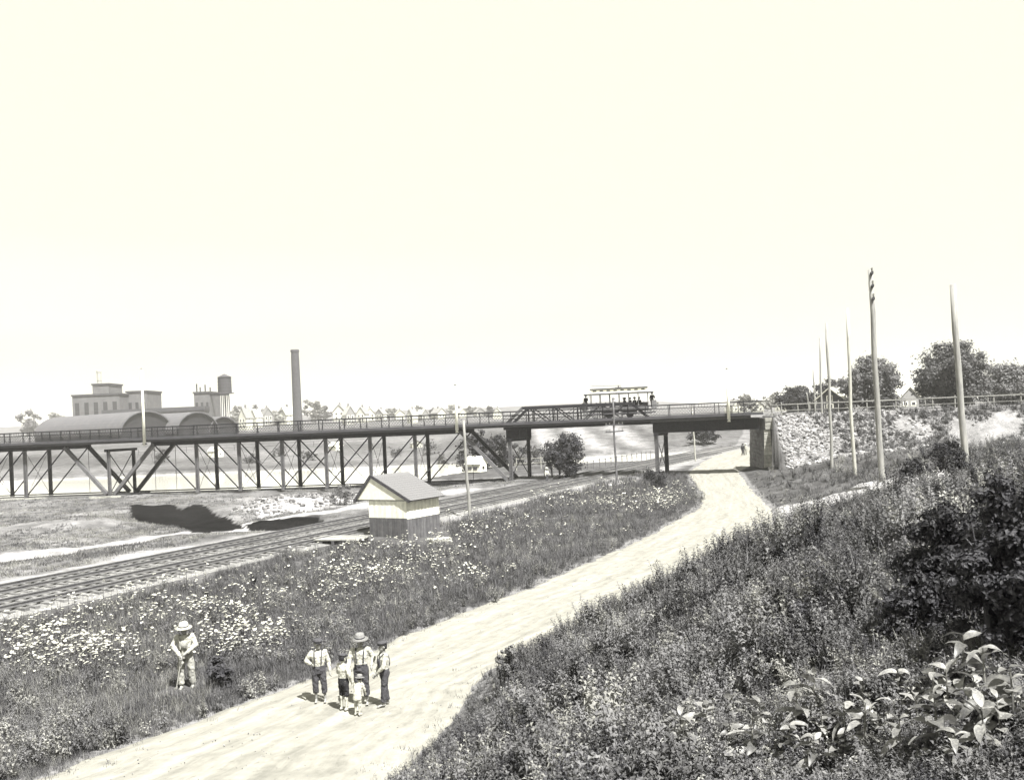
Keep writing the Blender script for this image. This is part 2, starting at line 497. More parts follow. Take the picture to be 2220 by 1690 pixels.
# ---- dirt road
def resample(line, n):
    L = np.array(line, float)
    d = np.concatenate([[0], np.cumsum(np.hypot(*np.diff(L, axis=0).T))])
    q = np.linspace(0, d[-1], n)
    for _ in range(1):
        out = np.stack([np.interp(q, d, L[:, 0]), np.interp(q, d, L[:, 1])], -1)
    k = np.ones(9) / 9
    pad = np.pad(out, ((4, 4), (0, 0)), 'edge')
    return np.stack([np.convolve(pad[:, i], k, 'valid') for i in (0, 1)], -1)
def by_y(line, ys):
    L = np.array(line, float)
    x = np.interp(ys, L[:, 1], L[:, 0])
    k = np.ones(15) / 15
    return np.convolve(np.pad(x, 7, 'edge'), k, 'valid')
ys = np.concatenate([np.linspace(-4, 110, 700), np.linspace(110.5, 245, 200)])
xl = by_y(ROAD_L, ys) - .15 + .22 * wnoise(ys, ys * 0, 1.3, 1) + .10 * wnoise(ys, ys * 0, 4.1, 2)
xr = by_y(ROAD_R, ys) + .25 + .22 * wnoise(ys, ys * 0, 1.1, 3) + .10 * wnoise(ys, ys * 0, 3.7, 4)
w = np.linspace(0, 1, 40)
rx = xl[:, None] * (1 - w) + xr[:, None] * w
ry = np.repeat(ys[:, None], 40, 1)
rut = -.05 * np.exp(-((w[None] - .33) / .06) ** 2) - .05 * np.exp(-((w[None] - .62) / .06) ** 2)
rz = np.maximum(.03 + rut + .02 * wnoise(rx, ry, 2.3, 5), .006)
rz[:, 0] = -.1; rz[:, -1] = -.1
ruv = np.stack([np.repeat((w * 5)[None], len(ys), 0), ry, rz * 0], -1)
rm = bpy.data.materials.new('dirt_road_surface'); rm.use_nodes = True
N, L = rm.node_tree.nodes, rm.node_tree.links
b = N['Principled BSDF']; b.inputs['Roughness'].default_value = .95; b.inputs['Specular IOR Level'].default_value = .1
at = N.new('ShaderNodeAttribute'); at.attribute_name = 'along'
prev = None
for i, (scv, lo, hi, dtl, sc_) in enumerate((((2.4, .12, 1), .72, 1.2, 9, 1.3), ((1, .6, 1), .75, 1.18, 12, 3.2), ((1, .5, 1), .45, 1.05, 5, 10.0))):
    mp = N.new('ShaderNodeMapping'); mp.inputs['Scale'].default_value = scv
    L.new(at.outputs['Vector'], mp.inputs['Vector'])
    nz = N.new('ShaderNodeTexNoise'); nz.inputs['Scale'].default_value = sc_; nz.inputs['Detail'].default_value = dtl; nz.inputs['Roughness'].default_value = .7
    L.new(mp.outputs['Vector'], nz.inputs['Vector'])
    mr = N.new('ShaderNodeMapRange'); mr.inputs['From Min'].default_value = .32 if i < 2 else .2; mr.inputs['From Max'].default_value = .66 if i < 2 else .42
    mr.inputs['To Min'].default_value = lo; mr.inputs['To Max'].default_value = hi
    L.new(nz.outputs['Fac'], mr.inputs['Value'])
    mu = N.new('ShaderNodeMath'); mu.operation = 'MULTIPLY'
    if prev is None: mu.inputs[0].default_value = .175
    else: L.new(prev, mu.inputs[0])
    L.new(mr.outputs['Result'], mu.inputs[1]); prev = mu.outputs[0]
    lastn = nz
cb = N.new('ShaderNodeCombineColor')
for i, kk in enumerate((1.0, .975, .87)):
    q_ = N.new('ShaderNodeMath'); q_.operation = 'MULTIPLY'; q_.inputs[1].default_value = kk
    L.new(prev, q_.inputs[0]); L.new(q_.outputs[0], cb.inputs[i])
L.new(cb.outputs['Color'], b.inputs['Base Color'])
bp = N.new('ShaderNodeBump'); bp.inputs['Strength'].default_value = .5; bp.inputs['Distance'].default_value = .06
L.new(prev, bp.inputs['Height']); L.new(bp.outputs['Normal'], b.inputs['Normal'])
grid_sheet('dirt_road', rx, ry, rz, rm, uv=ruv)

# ---- river
wm = bpy.data.materials.new('river_water'); wm.use_nodes = True
b = wm.node_tree.nodes['Principled BSDF']
b.inputs['Base Color'].default_value = (.6, .59, .53, 1); b.inputs['Roughness'].default_value = .05; b.inputs['Specular IOR Level'].default_value = .8
nz = wm.node_tree.nodes.new('ShaderNodeTexNoise'); nz.inputs['Scale'].default_value = .8
bp = wm.node_tree.nodes.new('ShaderNodeBump'); bp.inputs['Strength'].default_value = .02
wm.node_tree.links.new(nz.outputs['Fac'], bp.inputs['Height']); wm.node_tree.links.new(bp.outputs['Normal'], b.inputs['Normal'])
xs = np.linspace(-170, 60, 120)
wv = np.linspace(0, 1, 8)
wx = np.repeat(xs[:, None], 8, 1)
wy = (river_near(xs) - 4)[:, None] * (1 - wv) + (river_far(xs) + 7)[:, None] * wv
grid_sheet('river_water', wy * 0 + wx, wy, wx * 0 - .45, wm)

# ---- railway bed: ballast sheet, two tracks
ty = np.linspace(14, 235, 380)
off = np.array([-3.9, -3.3, -2.6, -1.2, 0, 1.2, 2.6, 3.3, 3.9])
hgt = np.array([-.12, .02, .10, .12, .10, .12, .10, .02, -.12])
bx = track_x(ty)[:, None] + off[None] * .9050 + .12 * wnoise(ty[:, None] * 1.0, off[None] * 3, 1.1, 2)
by = ty[:, None] - off[None] * .4254 + 0 * bx
bz = hgt[None] + .015 * wnoise(bx, by, 3.1, 3)
grid_sheet('railway_ballast', bx, by, bz, mat('ballast', .15, var=.4, scale=7, bump=.8))
tie_me = MB().box(-1.25, 1.25, -.11, .11, -.1, .015).mesh('railway_tie', mat('railway_tie', .13, var=.4, scale=3, stretch=(1, 8, 1), randomize=.4))
ang = math.atan2(-.4254, .9050)
for ti, (o, lab) in enumerate(((-1.7, 'far track of the double line, beside the waste ground'), (1.7, 'near track of the double line, beside the flowery meadow'))):
    base_y = 40.0
    bp_ = Vector((track_x(base_y) + o * .9050, base_y - o * .4254, .15))
    root = thing('railway_track', 'steel railway on wooden ties, ' + lab, 'railway track', bp_, 0, 'railway tracks')
    for r in (-.7175, .7175):
        m = MB()
        a = Vector((TN.x * r, TN.y * r, 0)) - Vector((TD.x, TD.y, 0)) * 28
        e = Vector((TN.x * r, TN.y * r, 0)) + Vector((TD.x, TD.y, 0)) * 200
        m.beam(a + Vector((0, 0, .07)), e + Vector((0, 0, .07)), .13, .02)
        m.beam(a + Vector((0, 0, .13)), e + Vector((0, 0, .13)), .025, .11)
        m.beam(a + Vector((0, 0, .18)), e + Vector((0, 0, .18)), .07, .04)
        m.build('rail', mat('rail_iron', .10, var=.3, rough=.5, bump=0), root)
    for k in range(250):
        d = -26 + k * .56 + random.uniform(-.04, .04)
        if d > 112: break
        tie = link('railway_tie', tie_me, root)
        tie.location = (TD.x * d, TD.y * d, random.uniform(-.02, .01))
        tie.rotation_euler = (0, 0, ang + random.uniform(-.03, .03))

# ================================================================== BRIDGE
bridge = thing('road_bridge', 'long dark iron road bridge on deck trusses, crossing stream, railway and dirt road', 'bridge', (0, BR_Y0, 0), -BR_A)
T_FAR = 3.6
S0, S9 = S_of(243), S_of(1097)
PANEL = (S9 - S0) / 9
Z_TOP, Z_BOT = 5.42, -.02
FAR_SHIFT = .55
def truss_span(s0, n=9):
    for ti, t in enumerate((0.0, T_FAR)):
        sh = FAR_SHIFT if ti else 0.0
        M = IRON_GREY_LIT if ti == 0 else IRON  # near truss lighter, far darker: sun and deck shade put into the colour
        pt = lambda i, z: (s0 + sh + PANEL * i, t, z)
        tc_ = MB().beam((s0 + sh + PANEL * .94, t, Z_TOP), (s0 + sh + PANEL * (n - .94), t, Z_TOP), .34, .46)
        chord = tc_.build('top_chord', IRON, bridge)
        for k in (-.09, .09):
            MB().beam((s0 + sh, t + k, Z_BOT), (s0 + sh + PANEL * n, t + k, Z_BOT), .05, .13).build('bottom_chord', IRON, chord)
        for i, j in ((0, 1), (n, n - 1)):
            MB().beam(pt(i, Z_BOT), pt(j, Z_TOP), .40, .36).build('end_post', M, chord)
        for i in range(2, n - 1):
            m = MB()
            for k in (-.13, .13): m.beam((s0 + sh + PANEL * i + k, t, Z_BOT), (s0 + sh + PANEL * i + k, t, Z_TOP - .2), .09, .26, up=(0, 1, 0))
            m.box(s0 + sh + PANEL * i - .10, s0 + sh + PANEL * i + .10, t - .09, t + .09, Z_BOT, Z_TOP - .2)
            zz = Z_BOT + .2
            while zz < Z_TOP - .5:                 # lacing of the built-up post
                m.beam((s0 + sh + PANEL * i - .1, t - .13, zz), (s0 + sh + PANEL * i + .1, t - .13, zz + .25), .02, .05, up=(0, 1, 0))
                zz += .25
            m.box(s0 + sh + PANEL * i - .2, s0 + sh + PANEL * i + .2, t - .15, t + .15, Z_BOT - .12, Z_BOT + .16)
            m.build('post', M, chord)
        for i in range(1, n - 1):
            if i < n // 2 + 1 and i + 1 <= n - 2:
                if i <= n // 2: MB().beam(pt(i, Z_TOP - .1), pt(i + 1, Z_BOT), .06, .13).build('diagonal', IRON, chord)
            if i >= n // 2:
                MB().beam(pt(i + 1, Z_TOP - .1), pt(i, Z_BOT), .06, .13).build('diagonal', IRON, chord)
        for i in range(n // 2 - 1, n // 2 + 2):   # light counter rods
            MB().tube([pt(i + 1, Z_TOP - .1), pt(i, Z_BOT)], .028, 6).build('counter_rod', IRON, chord)
            MB().tube([pt(i, Z_TOP - .1), pt(i + 1, Z_BOT)], .028, 6).build('counter_rod', IRON, chord)
        for k in (1, n - 1):                        # hip hangers
            if ti == 1 or k == 1: MB().tube([pt(k, Z_TOP), pt(k, Z_BOT)], .03, 6).build('hanger', IRON, chord)
    for i in range(1, n):                           # sway rods and floor beams between the two trusses
        x = s0 + PANEL * i
        MB().beam((x, -.5, Z_TOP + .42), (x + FAR_SHIFT, T_FAR + .5, Z_TOP + .42), .22, .38).build('floor_beam', IRON, bridge)
        if 2 <= i <= n - 2:
            MB().tube([(x, .1, Z_TOP - .3), (x + FAR_SHIFT, T_FAR - .1, Z_BOT)], .022, 5).build('sway_rod', IRON, bridge)
            MB().tube([(x, .1, Z_BOT), (x + FAR_SHIFT, T_FAR - .1, Z_TOP - .3)], .022, 5).build('sway_rod', IRON, bridge)
truss_span(S0)
truss_span(S0 - PANEL * 9 - .9)
S_PONY0, S_PONY1 = S_of(1093), S_of(1414)
S_LEFT = S0 - PANEL * 9 - 4
S_END = S_of(1652)

# ---- deck: stringers, planks as courses, fascia
m = MB().box(S_LEFT, S_END, -1.0, 4.75, DECK - .13, DECK)
deck = m.build('deck', WOOD_DARK, bridge)
for t in (-.75, .6, 1.8, 3.0, 4.5):
    MB().box(S_LEFT, S9 + .4, t - .1, t + .1, DECK - .42, DECK - .134).build('stringer', WOOD_DARK, deck)
    MB().box(S_PONY0 + .2, S_END - 1.2, t - .1, t + .1, DECK - .42, DECK - .134).build('stringer', WOOD_DARK, deck)
for t in (-1.06, 4.76):
    MB().box(S_LEFT, S_END, t, t + .055, DECK - .17, DECK + .12).build('fascia', mat('grey_fascia', .05, var=.4, scale=2, stretch=(.3, 4, 4)), deck)
for k in (1.1, 2.54):
    MB().box(S_LEFT, S_END + 1, k - .035, k + .035, DECK + .004, DECK + .06).build('car_rail', STEEL, deck)

# ---- railings
for side, t in (('near', -.92), ('far', 4.66)):
    m = MB()
    for z, h in ((1.22, .07), (.86, .035), (.2, .05)):
        m.box(S_LEFT, S_END + .5, t - .03, t + .03, DECK + z - h / 2, DECK + z + h / 2)
    rail = m.build('railing', IRON, bridge)
    s = S_LEFT
    while s < S_END + .4:
        pm = MB().beam((s, t - .001, DECK - .1), (s, t - .001, DECK + 1.27), .075, .09)
        pm.beam((s, t + (-.45 if side == 'near' else .45), DECK - .05), (s, t, DECK + .8), .035, .035)
        pm.build('railing_post', IRON, rail)
        s += 2.45
    lm = MB(); s = S_LEFT
    while s < S_END:
        for q in (0, 1):
            a, e = (s, t - .012 + q * .024, DECK + .2), (s + .62, t - .012 + q * .024, DECK + .86)
            if q: a, e = (e[0], a[1], a[2]), (a[0], e[1], e[2])
            lm.beam(a, e, .012, .045, up=(0, 1, 0))
        lm.beam((s, t, DECK + .86), (s, t, DECK + 1.2), .015, .03, up=(0, 1, 0))
        s += .31
    tag(lm.build('lattice', IRON, rail), kind='stuff')

# ---- pony truss over the railway
for ti, t in enumerate((-.55, 4.25)):
    n = 6; pl = (S_PONY1 - S_PONY0) / n
    zb, zt2 = 5.62, 7.58
    q = lambda i, z: (S_PONY0 + pl * i, t, z)
    m = MB().beam(q(.78, zt2), q(n - .78, zt2), .34, .30)
    ch = m.build('pony_top_chord', IRON, bridge)
    MB().beam(q(0, zb), q(n, zb), .3, .5).build('pony_bottom_chord', IRON, ch)
    MB().beam(q(0, zb + .1), q(.8, zt2), .34, .28).build('pony_end_post', IRON_GREY_LIT if ti == 0 else IRON, ch)
    MB().beam(q(n, zb + .1), q(n - .8, zt2), .34, .28).build('pony_end_post', IRON, ch)
    for i in range(1, n):
        MB().beam((S_PONY0 + pl * i + .12, t, zb), (S_PONY0 + pl * i + .12, t, zt2), .14, .2, up=(0, 1, 0)).build('pony_post', IRON, ch)
    for i in range(1, n - 1):
        a, e = (q(i + .05, zt2), q(i + 1, zb)) if i < n / 2 else (q(i + 1, zt2), q(i, zb))
        MB().beam(a, e, .07, .12).build('pony_diagonal', IRON, ch)
        MB().tube([q(i, zb), q(i + 1, zt2)] if i < n / 2 else [q(i, zt2), q(i + 1, zb)], .03, 6).build('pony_rod', IRON, ch)
    m = MB()
    for z in (DECK + .45, DECK + .8): m.box(S_PONY0, S_PONY1, t - .2, t - .15, z - .03, z + .03)
    m.build('pony_guard_rail', IRON, ch)

# ---- short girder on the left bent, plate girder over the road
def plate_girder(s0, s1, z0, z1, t):
    m = MB().box(s0, s1, t - .02, t + .02, z0, z1)
    for z in (z0, z1): m.box(s0, s1, t - .17, t + .17, z - .025 + (.03 if z == z0 else -.03), z + .025 + (.03 if z == z0 else -.03))
    g_ = m.build('plate_girder', IRON, bridge)
    s = s0 + .1
    while s < s1:
        MB().box(s - .05, s + .05, t - .12, t - .022, z0 + .06, z1 - .06).build('stiffener', IRON, g_)
        s += 1.3
for t in (-.3, 3.9):
    plate_girder(S_of(1097), S_of(1141), 4.42, 5.36, t)
    plate_girder(S_of(1415), S_of(1645), 4.42, 5.56, t)
MB().box(S_of(1410), S_of(1650), -.8, 4.5, 5.57, DECK - .43).build('girder_sole', mat('grey_sole', .12, var=.3), bridge)

# ---- iron bents
def bent(s, zbase, ztop, far_shift, w=.4):
    cols = []
    for ti, t in enumerate((-.2, 3.9)):
        sh = far_shift if ti else 0
        m = MB()
        for k in (-w / 2 + .06, w / 2 - .06): m.beam((s + sh + k, t, zbase), (s + sh + k, t, ztop), .1, .3, up=(0, 1, 0))
        m.box(s + sh - w / 2 + .09, s + sh + w / 2 - .09, t - .1, t + .1, zbase, ztop)
        zz = zbase + .2
        while zz < ztop - .3:
            m.beam((s + sh - w / 2 + .05, t - .16, zz), (s + sh + w / 2 - .05, t - .16, zz + .3), .02, .06, up=(0, 1, 0)); zz += .3
        m.box(s + sh - .35, s + sh + .35, t - .35, t + .35, zbase - .05, zbase + .12)
        cols.append(m.build('bent_column', IRON_GREY_LIT if ti == 0 else IRON, bridge))  # near column coloured as sunlit, far one as shaded by the deck
    for a, e in ((zbase + .3, ztop - .3), (ztop - .3, zbase + .3)):
        MB().beam((s, -.2, a), (s + far_shift, 3.9, e), .05, .09).build('bent_brace', IRON, cols[0])
    MB().beam((s - .1, -.6, ztop - .12), (s + far_shift + .1, 4.3, ztop - .12), .36, .3).build('bent_cap', IRON, cols[0])
bent(S_of(1104), -.05, 4.42, 1.45)
bent(S_of(1421), -.05, 4.42, 1.05, w=.46)
bent(S_of(235), -.3, 5.0, .6, w=.3)

# ================================================================== MASONRY
def masonry(name, label, sA, sB, tA, tB, z0, z1, course, blen, batter=0.0, group=None, step=0.0):
    """block work built course by course; faces jittered, joints recessed against a darker core"""
    cx_, cy_ = br_world((sA + sB) / 2, (tA + tB) / 2)
    root = thing(name, label, 'masonry', (cx_, cy_, 0), -BR_A, group)
    rnd = random.Random(hash(name) % 1000 + int(sA * 10))
    hs, ht = (sB - sA) / 2, (tB - tA) / 2
    n = max(1, round((z1 - z0) / course)); ch_ = (z1 - z0) / n
    core = MB()
    core.box(-hs + .1, hs - .1, -ht + .1, ht - .1, z0, z1 - .05)
    core.build('core', STONE_CORE_SHADE, root)
    for c in range(n):
        za, zb_ = z0 + c * ch_, z0 + (c + 1) * ch_ - .025
        grow = step * (n - 1 - c)
        h2, t2 = hs + grow, ht + grow
        for face in ('front', 'left', 'right'):
            length = 2 * h2 if face == 'front' else 2 * t2
            k = max(1, round(length / blen)); cuts = [-length / 2 + length * i / k + (rnd.uniform(-.12, .12) * blen if 0 < i < k else 0) + ((c % 2) * .25 * blen if 0 < i < k else 0) for i in range(k + 1)]
            for a, e in zip(cuts[:-1], cuts[1:]):
                if e - a < .1: continue
                d = .3 + rnd.uniform(0, .04)
                m = MB()
                if face == 'front': m.rough_box(a + .012, e - .012, -t2 - rnd.uniform(0, .05), -t2 + d, za, zb_, .012, rnd)
                elif face == 'left': m.rough_box(-h2 - rnd.uniform(0, .05), -h2 + d, a + (.31 if a == cuts[0] else .012), e - .012, za, zb_, .012, rnd)
                else: m.rough_box(h2 - d, h2 + rnd.uniform(0, .05), a + (.31 if a == cuts[0] else .012), e - .012, za, zb_, .012, rnd)
                m.build('stone_block', STONE if face == 'front' else STONE_CORE_SHADE, root)  # side faces take the darker stone, their shade put into the colour
    return root
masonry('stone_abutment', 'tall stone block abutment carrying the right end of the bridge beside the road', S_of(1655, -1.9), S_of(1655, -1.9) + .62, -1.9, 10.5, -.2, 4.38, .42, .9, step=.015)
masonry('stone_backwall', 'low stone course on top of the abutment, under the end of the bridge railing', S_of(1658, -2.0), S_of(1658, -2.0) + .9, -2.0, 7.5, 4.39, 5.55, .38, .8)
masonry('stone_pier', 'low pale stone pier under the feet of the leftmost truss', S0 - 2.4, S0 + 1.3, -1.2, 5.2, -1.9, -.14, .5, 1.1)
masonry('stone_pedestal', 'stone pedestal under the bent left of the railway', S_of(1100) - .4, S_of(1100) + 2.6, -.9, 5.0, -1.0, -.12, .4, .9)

# loose pitching stones on the embankment face and the stream bank
def stones(name, label, spots, smin, smax, tone):
    m = MB(); rnd = random.Random(5); tn = []
    for (x, y, z) in spots:
        r = smin + (smax - smin) * rnd.random() ** 1.8; tl, tk = rnd.uniform(-.5, .5), rnd.uniform(-.5, .5)
        pts = []
        a0 = rnd.uniform(0, 6.28); el = rnd.uniform(.65, 1.0)
        for lev, rr in ((-.4, .8), (.3, 1.0), (.65, .62)):
            for k in range(5):
                a = a0 + k * 1.2566
                q = rr * r * rnd.uniform(.75, 1.2)
                pts.append((x + math.cos(a) * q, y + math.sin(a) * q * el, z + (lev * 1.25 + tl * math.cos(a) * rr + tk * math.sin(a) * rr) * r * rnd.uniform(.8, 1.1)))
        fs_ = []
        for i in range(2):
            for k in range(5): fs_.append((i * 5 + k, i * 5 + (k + 1) % 5, i * 5 + 5 + (k + 1) % 5, i * 5 + 5 + k))
        fs_.append((10, 11, 12, 13, 14))
        m.add(pts, fs_); tn += [tone * rnd.uniform(.45, 1.5)] * 15
    if 'rubble_tone' not in MATS: MATS['rubble_tone'] = tone_mat('rubble_tone', noise=((2.0, .2), (9.0, .35)))
    o = m.build(name, MATS['rubble_tone'])
    at_ = o.data.attributes.new('tone', 'FLOAT', 'POINT'); at_.data.foreach_set('value', np.array(tn, np.float32))
    return tag(o, label, 'stones', kind='stuff')
sp = []
while len(sp) < 4200:
    s = S_ABUT + .9 + abs(random.gauss(0, 1)) * 7.5; t = random.uniform(-10.5, -1.8)
    if random.random() > 1.15 - (s - S_ABUT) / 22: continue
    X, Y = br_world(s, t); z = tz(X, Y)
    if z > .35: sp.append((X, Y, z))
stones('pitching_stones', 'pale loose stones facing the embankment slope right of the abutment', sp, .05, .24, .19)
sp = []
xs_, ys_ = zip(*RUBBLE)
while len(sp) < 900:
    X, Y = random.uniform(min(xs_), max(xs_)), random.uniform(min(ys_), max(ys_))
    if inpoly(np.array([X]), np.array([Y]), RUBBLE)[0]: sp.append((X, Y, tz(X, Y)))
stones('rubble_stones', 'pale rubble on the stream bank below the long truss', sp, .06, .26, .13)

# ================================================================== STREETCAR
cs0, cs1 = S_of(1262, 1.8), S_of(1426, 1.8)
CL = cs1 - cs0
cxw, cyw = br_world((cs0 + cs1) / 2, 1.82)
carr = thing('streetcar', 'open-sided streetcar with white clerestory roof crossing the bridge', 'streetcar', (cxw, cyw, DECK + .06), -BR_A)
CAR = mat('car_panel', .10, var=.2, rough=.5, bump=.02)
CREAM = mat('car_cream', .6, var=.08, rough=.5, bump=.02)
hl = CL / 2
MB().box(-hl + .1, hl - .1, -1.05, 1.05, .75, .92).build('floor', CAR, carr)
MB().box(-hl + .2, hl - .2, -1.22, -1.10, .45, .60).build('running_board', WOOD_DARK, carr)
bodyL, bodyR = -hl + 1.0, hl - .95
# hood roof with curved section
rings = []
for k in range(13):
    a = math.pi * k / 12
    rings.append((math.cos(a) * 1.28, 2.62 + math.sin(a) * .20))
prof = [(y, z) for y, z in rings] + [(-1.28, 2.56), (1.28, 2.56)]
m = MB().loft([[(x, y, z) for y, z in prof] for x in (-hl + .15, -hl + .55, hl - .55, hl - .1)])
roof = m.build('roof', CREAM, carr)
MB().box(-hl + .35, hl - .35, -1.30, -1.284, 2.54, 2.70).build('letter_board', CAR, roof)
MB().box(-hl + .35, hl - .35, 1.284, 1.30, 2.54, 2.70).build('letter_board', CAR, roof)
cl0, cl1 = bodyL + .1, bodyR - .1
MB().box(cl0, cl1, -.62, .62, 2.78, 3.06).build('clerestory', CREAM, roof)
MB().loft([[(x, y, z) for y, z in ((.74, 3.061), (.74, 3.12), (.3, 3.2), (-.3, 3.2), (-.74, 3.12), (-.74, 3.061))] for x in (cl0 - .12, cl1 + .12)]).build('clerestory_roof', IRON, roof)
for k in range(8):
    x = cl0 + (cl1 - cl0) * (k + .5) / 8
    MB().box(x - .18, x + .18, -.64, -.622, 2.86, 3.0).build('clerestory_window', GLASS, roof)
m = MB().box(-.35, .35, -.2, .2, 3.2, 3.26); m.lathe([(.06, 3.26), (.05, 3.4)], (0, 0, 0), 8); m.beam((-.2, 0, 3.45), (.28, 0, 3.42), .3, .05)
m.build('pole_base', CAR, roof)
MB().tube([(0.05, 0, 3.44), (-2.9, 0, 3.5)], .02, 6).build('contact_pole', IRON, roof)
nb = 7
for k in range(nb):
    x = bodyL + (bodyR - bodyL) * k / (nb - 1)
    for y in (-1.12, 1.12): MB().beam((x, y, .92), (x, y, 2.6), .075, .075, up=(0, 1, 0)).build('roof_post', CAR, carr)
for k in range(nb - 1):
    x = bodyL + (bodyR - bodyL) * (k + .35) / (nb - 1)
    be = MB().box(x - .22, x + .22, -1.0, 1.0, 1.2, 1.27).build('bench', WOOD_DARK, carr)
    MB().box(x + .2, x + .25, -1.0, 1.0, 1.272, 1.72).build('bench_back', WOOD_DARK, be)
MB().box(bodyL, bodyR, -1.11, -1.07, .92, 1.15).build('side_sill', CAR, carr)
MB().box(bodyL, bodyR, 1.07, 1.11, .92, 1.15).build('side_sill', CAR, carr)
MB().box(bodyR - 1.9, bodyR, 1.07, 1.10, 1.152, 1.6).build('bulkhead_panel', mat('car_varnish', .12, var=.2), carr)
for sx in (-1, 1):
    d = MB(); rr = []
    for k in range(9):
        a = -math.pi / 2 + math.pi * k / 8
        rr.append((sx * (hl - .55 + .5 * math.cos(a)), 1.0 * math.sin(a)))
    o = []
    for x, y in rr: o += [(x, y, .85), (x, y, 1.75)]
    d.add(o, [(i * 2, i * 2 + 2, i * 2 + 3, i * 2 + 1) for i in range(8)])
    dash = d.build('dash', CAR, carr)
    MB().tube([(sx * (hl - .02), 0, 1.45), (sx * (hl + .14), 0, 1.45)], [.14, .16], 12).build('headlamp', STEEL, dash)
for x in (-1.1, 1.1):
    tr_ = MB().box(x - .75, x + .75, -.62, .62, .42, .7).build('truck_frame', IRON, carr)
    for dx in (-.0,):
        for y in (-.72, .72):
            MB().tube([(x, y - .05, .38), (x, y + .05, .38)], .38, 16).build('wheel', IRON, tr_)

# white span-wire posts standing on the bridge side
for px, top, lab in ((312, 800, 'tall white post at the left end of the bridge railing, by the first truss'), (990, 835, 'white post on the bridge railing above the right end of the long truss'),
                     (1580, 800, 'white post on the bridge railing above the road girder')):
    s = S_of(px, -1.25)
    X, Y = br_world(s, -1.25)
    hgt_ = (P(px, top, Y).z) - (DECK - .75)
    r_ = thing('bridge_post', lab, 'post', (X, Y, DECK - .75), 0, 'white posts along the bridge')
    MB().tube([(0, 0, 0), (0, 0, hgt_)], [.17, .11], 10).build('shaft', WHITE, r_, True)
    MB().tube([(0, 0, hgt_), (0, 0, hgt_ + .12)], [.13, .02], 8).build('cap', IRON, r_)
    MB().box(-.2, .2, -.12, .26, .1, .22).build('bracket', IRON, r_)
# ================================================================== SHED
sh_dir = Vector((.53, .848, 0)); sh_w = Vector((.848, -.53, 0))
gx_, gy_ = flat(884, 1166)
shed = thing('railway_shed', 'small white gabled shed with dark lower walls and shingle roof beside the railway', 'shed', (gx_, gy_, -.25), math.atan2(-.53, .848))
# local: x along the gable (0 = right corner, negative left), y along the side (away), z up
W_, D_, EAVE = 2.75, 3.0, 2.35
GREYP = mat('grey_paint', .085, var=.3, scale=3, bump=.1, randomize=.1)
APX, APZ = -2.45, 3.72
bw = .155
n = int(W_ / bw)
for i in range(n):                                 # vertical boards of the gable: dark below, white above
    x0, x1 = -W_ + i * W_ / n + .004, -W_ + (i + 1) * W_ / n - .004
    MB().box(x0, x1, -.012 - .006 * (i % 2), .02, 0, 1.35).build('lower_board', GREYP, shed)
    MB().box(x0, x1, -.012 - .006 * (i % 2), .02, 1.354, EAVE).build('upper_board', WHITE, shed)
MB().add([(-3.62, -.085, EAVE + .034), (.12, -.085, EAVE + .034), (APX, -.085, APZ - .05), (-3.62, .05, EAVE + .034), (.12, .05, EAVE + .034), (APX, .05, APZ - .05)],
         [(0, 1, 2), (5, 4, 3), (0, 3, 4, 1), (1, 4, 5, 2), (2, 5, 3, 0)]).build('gable_panel', WHITE, shed)
MB().box(-3.62, .10, -.03, -.002, EAVE - .03, EAVE + .03).build('gable_trim', WOOD, shed)
m_ = int(D_ / bw)
for i in range(m_):
    y0, y1 = i * D_ / m_ + .004, (i + 1) * D_ / m_ - .004
    MB().box(-.02, .012 + .012 * (i % 2), y0 + .024, y1 + .024, 0, 1.30).build('lower_board', GREYP, shed)
    MB().box(-.02, .012 + .012 * (i % 2), y0 + .024, y1 + .024, 1.304, EAVE).build('upper_board', WHITE, shed)
MB().box(-W_, -W_ + .03, .03, D_, 0, EAVE).build('left_wall', WHITE, shed)
MB().box(-W_ + .03, -.03, D_ - .03, D_, 0, EAVE).build('back_wall', WHITE, shed)
def slope(name, e0, e1, a0, a1, thick, mt):        # roof slab from eave line to ridge line
    up = Vector((0, 0, thick))
    q = [Vector(e0), Vector(e1), Vector(a1), Vector(a0)]
    return MB().add(q + [p + up for p in q], [(3, 2, 1, 0), (4, 5, 6, 7), (0, 1, 5, 4), (1, 2, 6, 5), (2, 3, 7, 6), (3, 0, 4, 7)]).build(name, mt, shed)
fr, bk = -.10, D_ + .35
r1 = slope('roof_right', (.32, fr, EAVE - .05), (.32, bk, EAVE - .05), (APX, fr, APZ), (APX, bk, APZ), .05, ROOF)
r2 = slope('roof_left', (-3.75, bk, EAVE - .12), (-3.75, fr, EAVE - .12), (APX - .004, bk, APZ), (APX - .004, fr, APZ), .05, ROOF)
ex, ez = .32 - APX, (EAVE - .05) - APZ
sn = Vector((-ez, 0, ex)).normalized()
shg = [MB().box(0, .29, 0, .20, 0, .014).mesh('shingle', ROOF)]
L_ = math.hypot(ex, ez)
for row in range(int(L_ / .24)):                   # shingle courses, each shingle its own piece
    d = L_ - row * .24
    for k in range(18):
        y0 = fr + k * .204 + (row % 2) * .1
        if y0 > bk - .2: continue
        o = link('shingle', shg[0], r1)
        o.location = (APX + ex * (d - .26) / L_, y0, APZ + .056 + ez * (d - .26) / L_)
        o.rotation_euler = (0, math.atan2(-ez, ex) - .03, 0)
MB().beam((.33, fr - .02, EAVE - .04), (APX, fr - .02, APZ + .02), .05, .17).build('barge_board', ROOF_DARK, shed)
MB().beam((-3.76, fr - .02, EAVE - .10), (APX, fr - .02, APZ + .02), .05, .17).build('barge_board', ROOF_DARK, shed)
MB().box(-W_ - .03, .04, -.05, .3, -.3, .0).build('sill_beam', WOOD_DARK, shed)

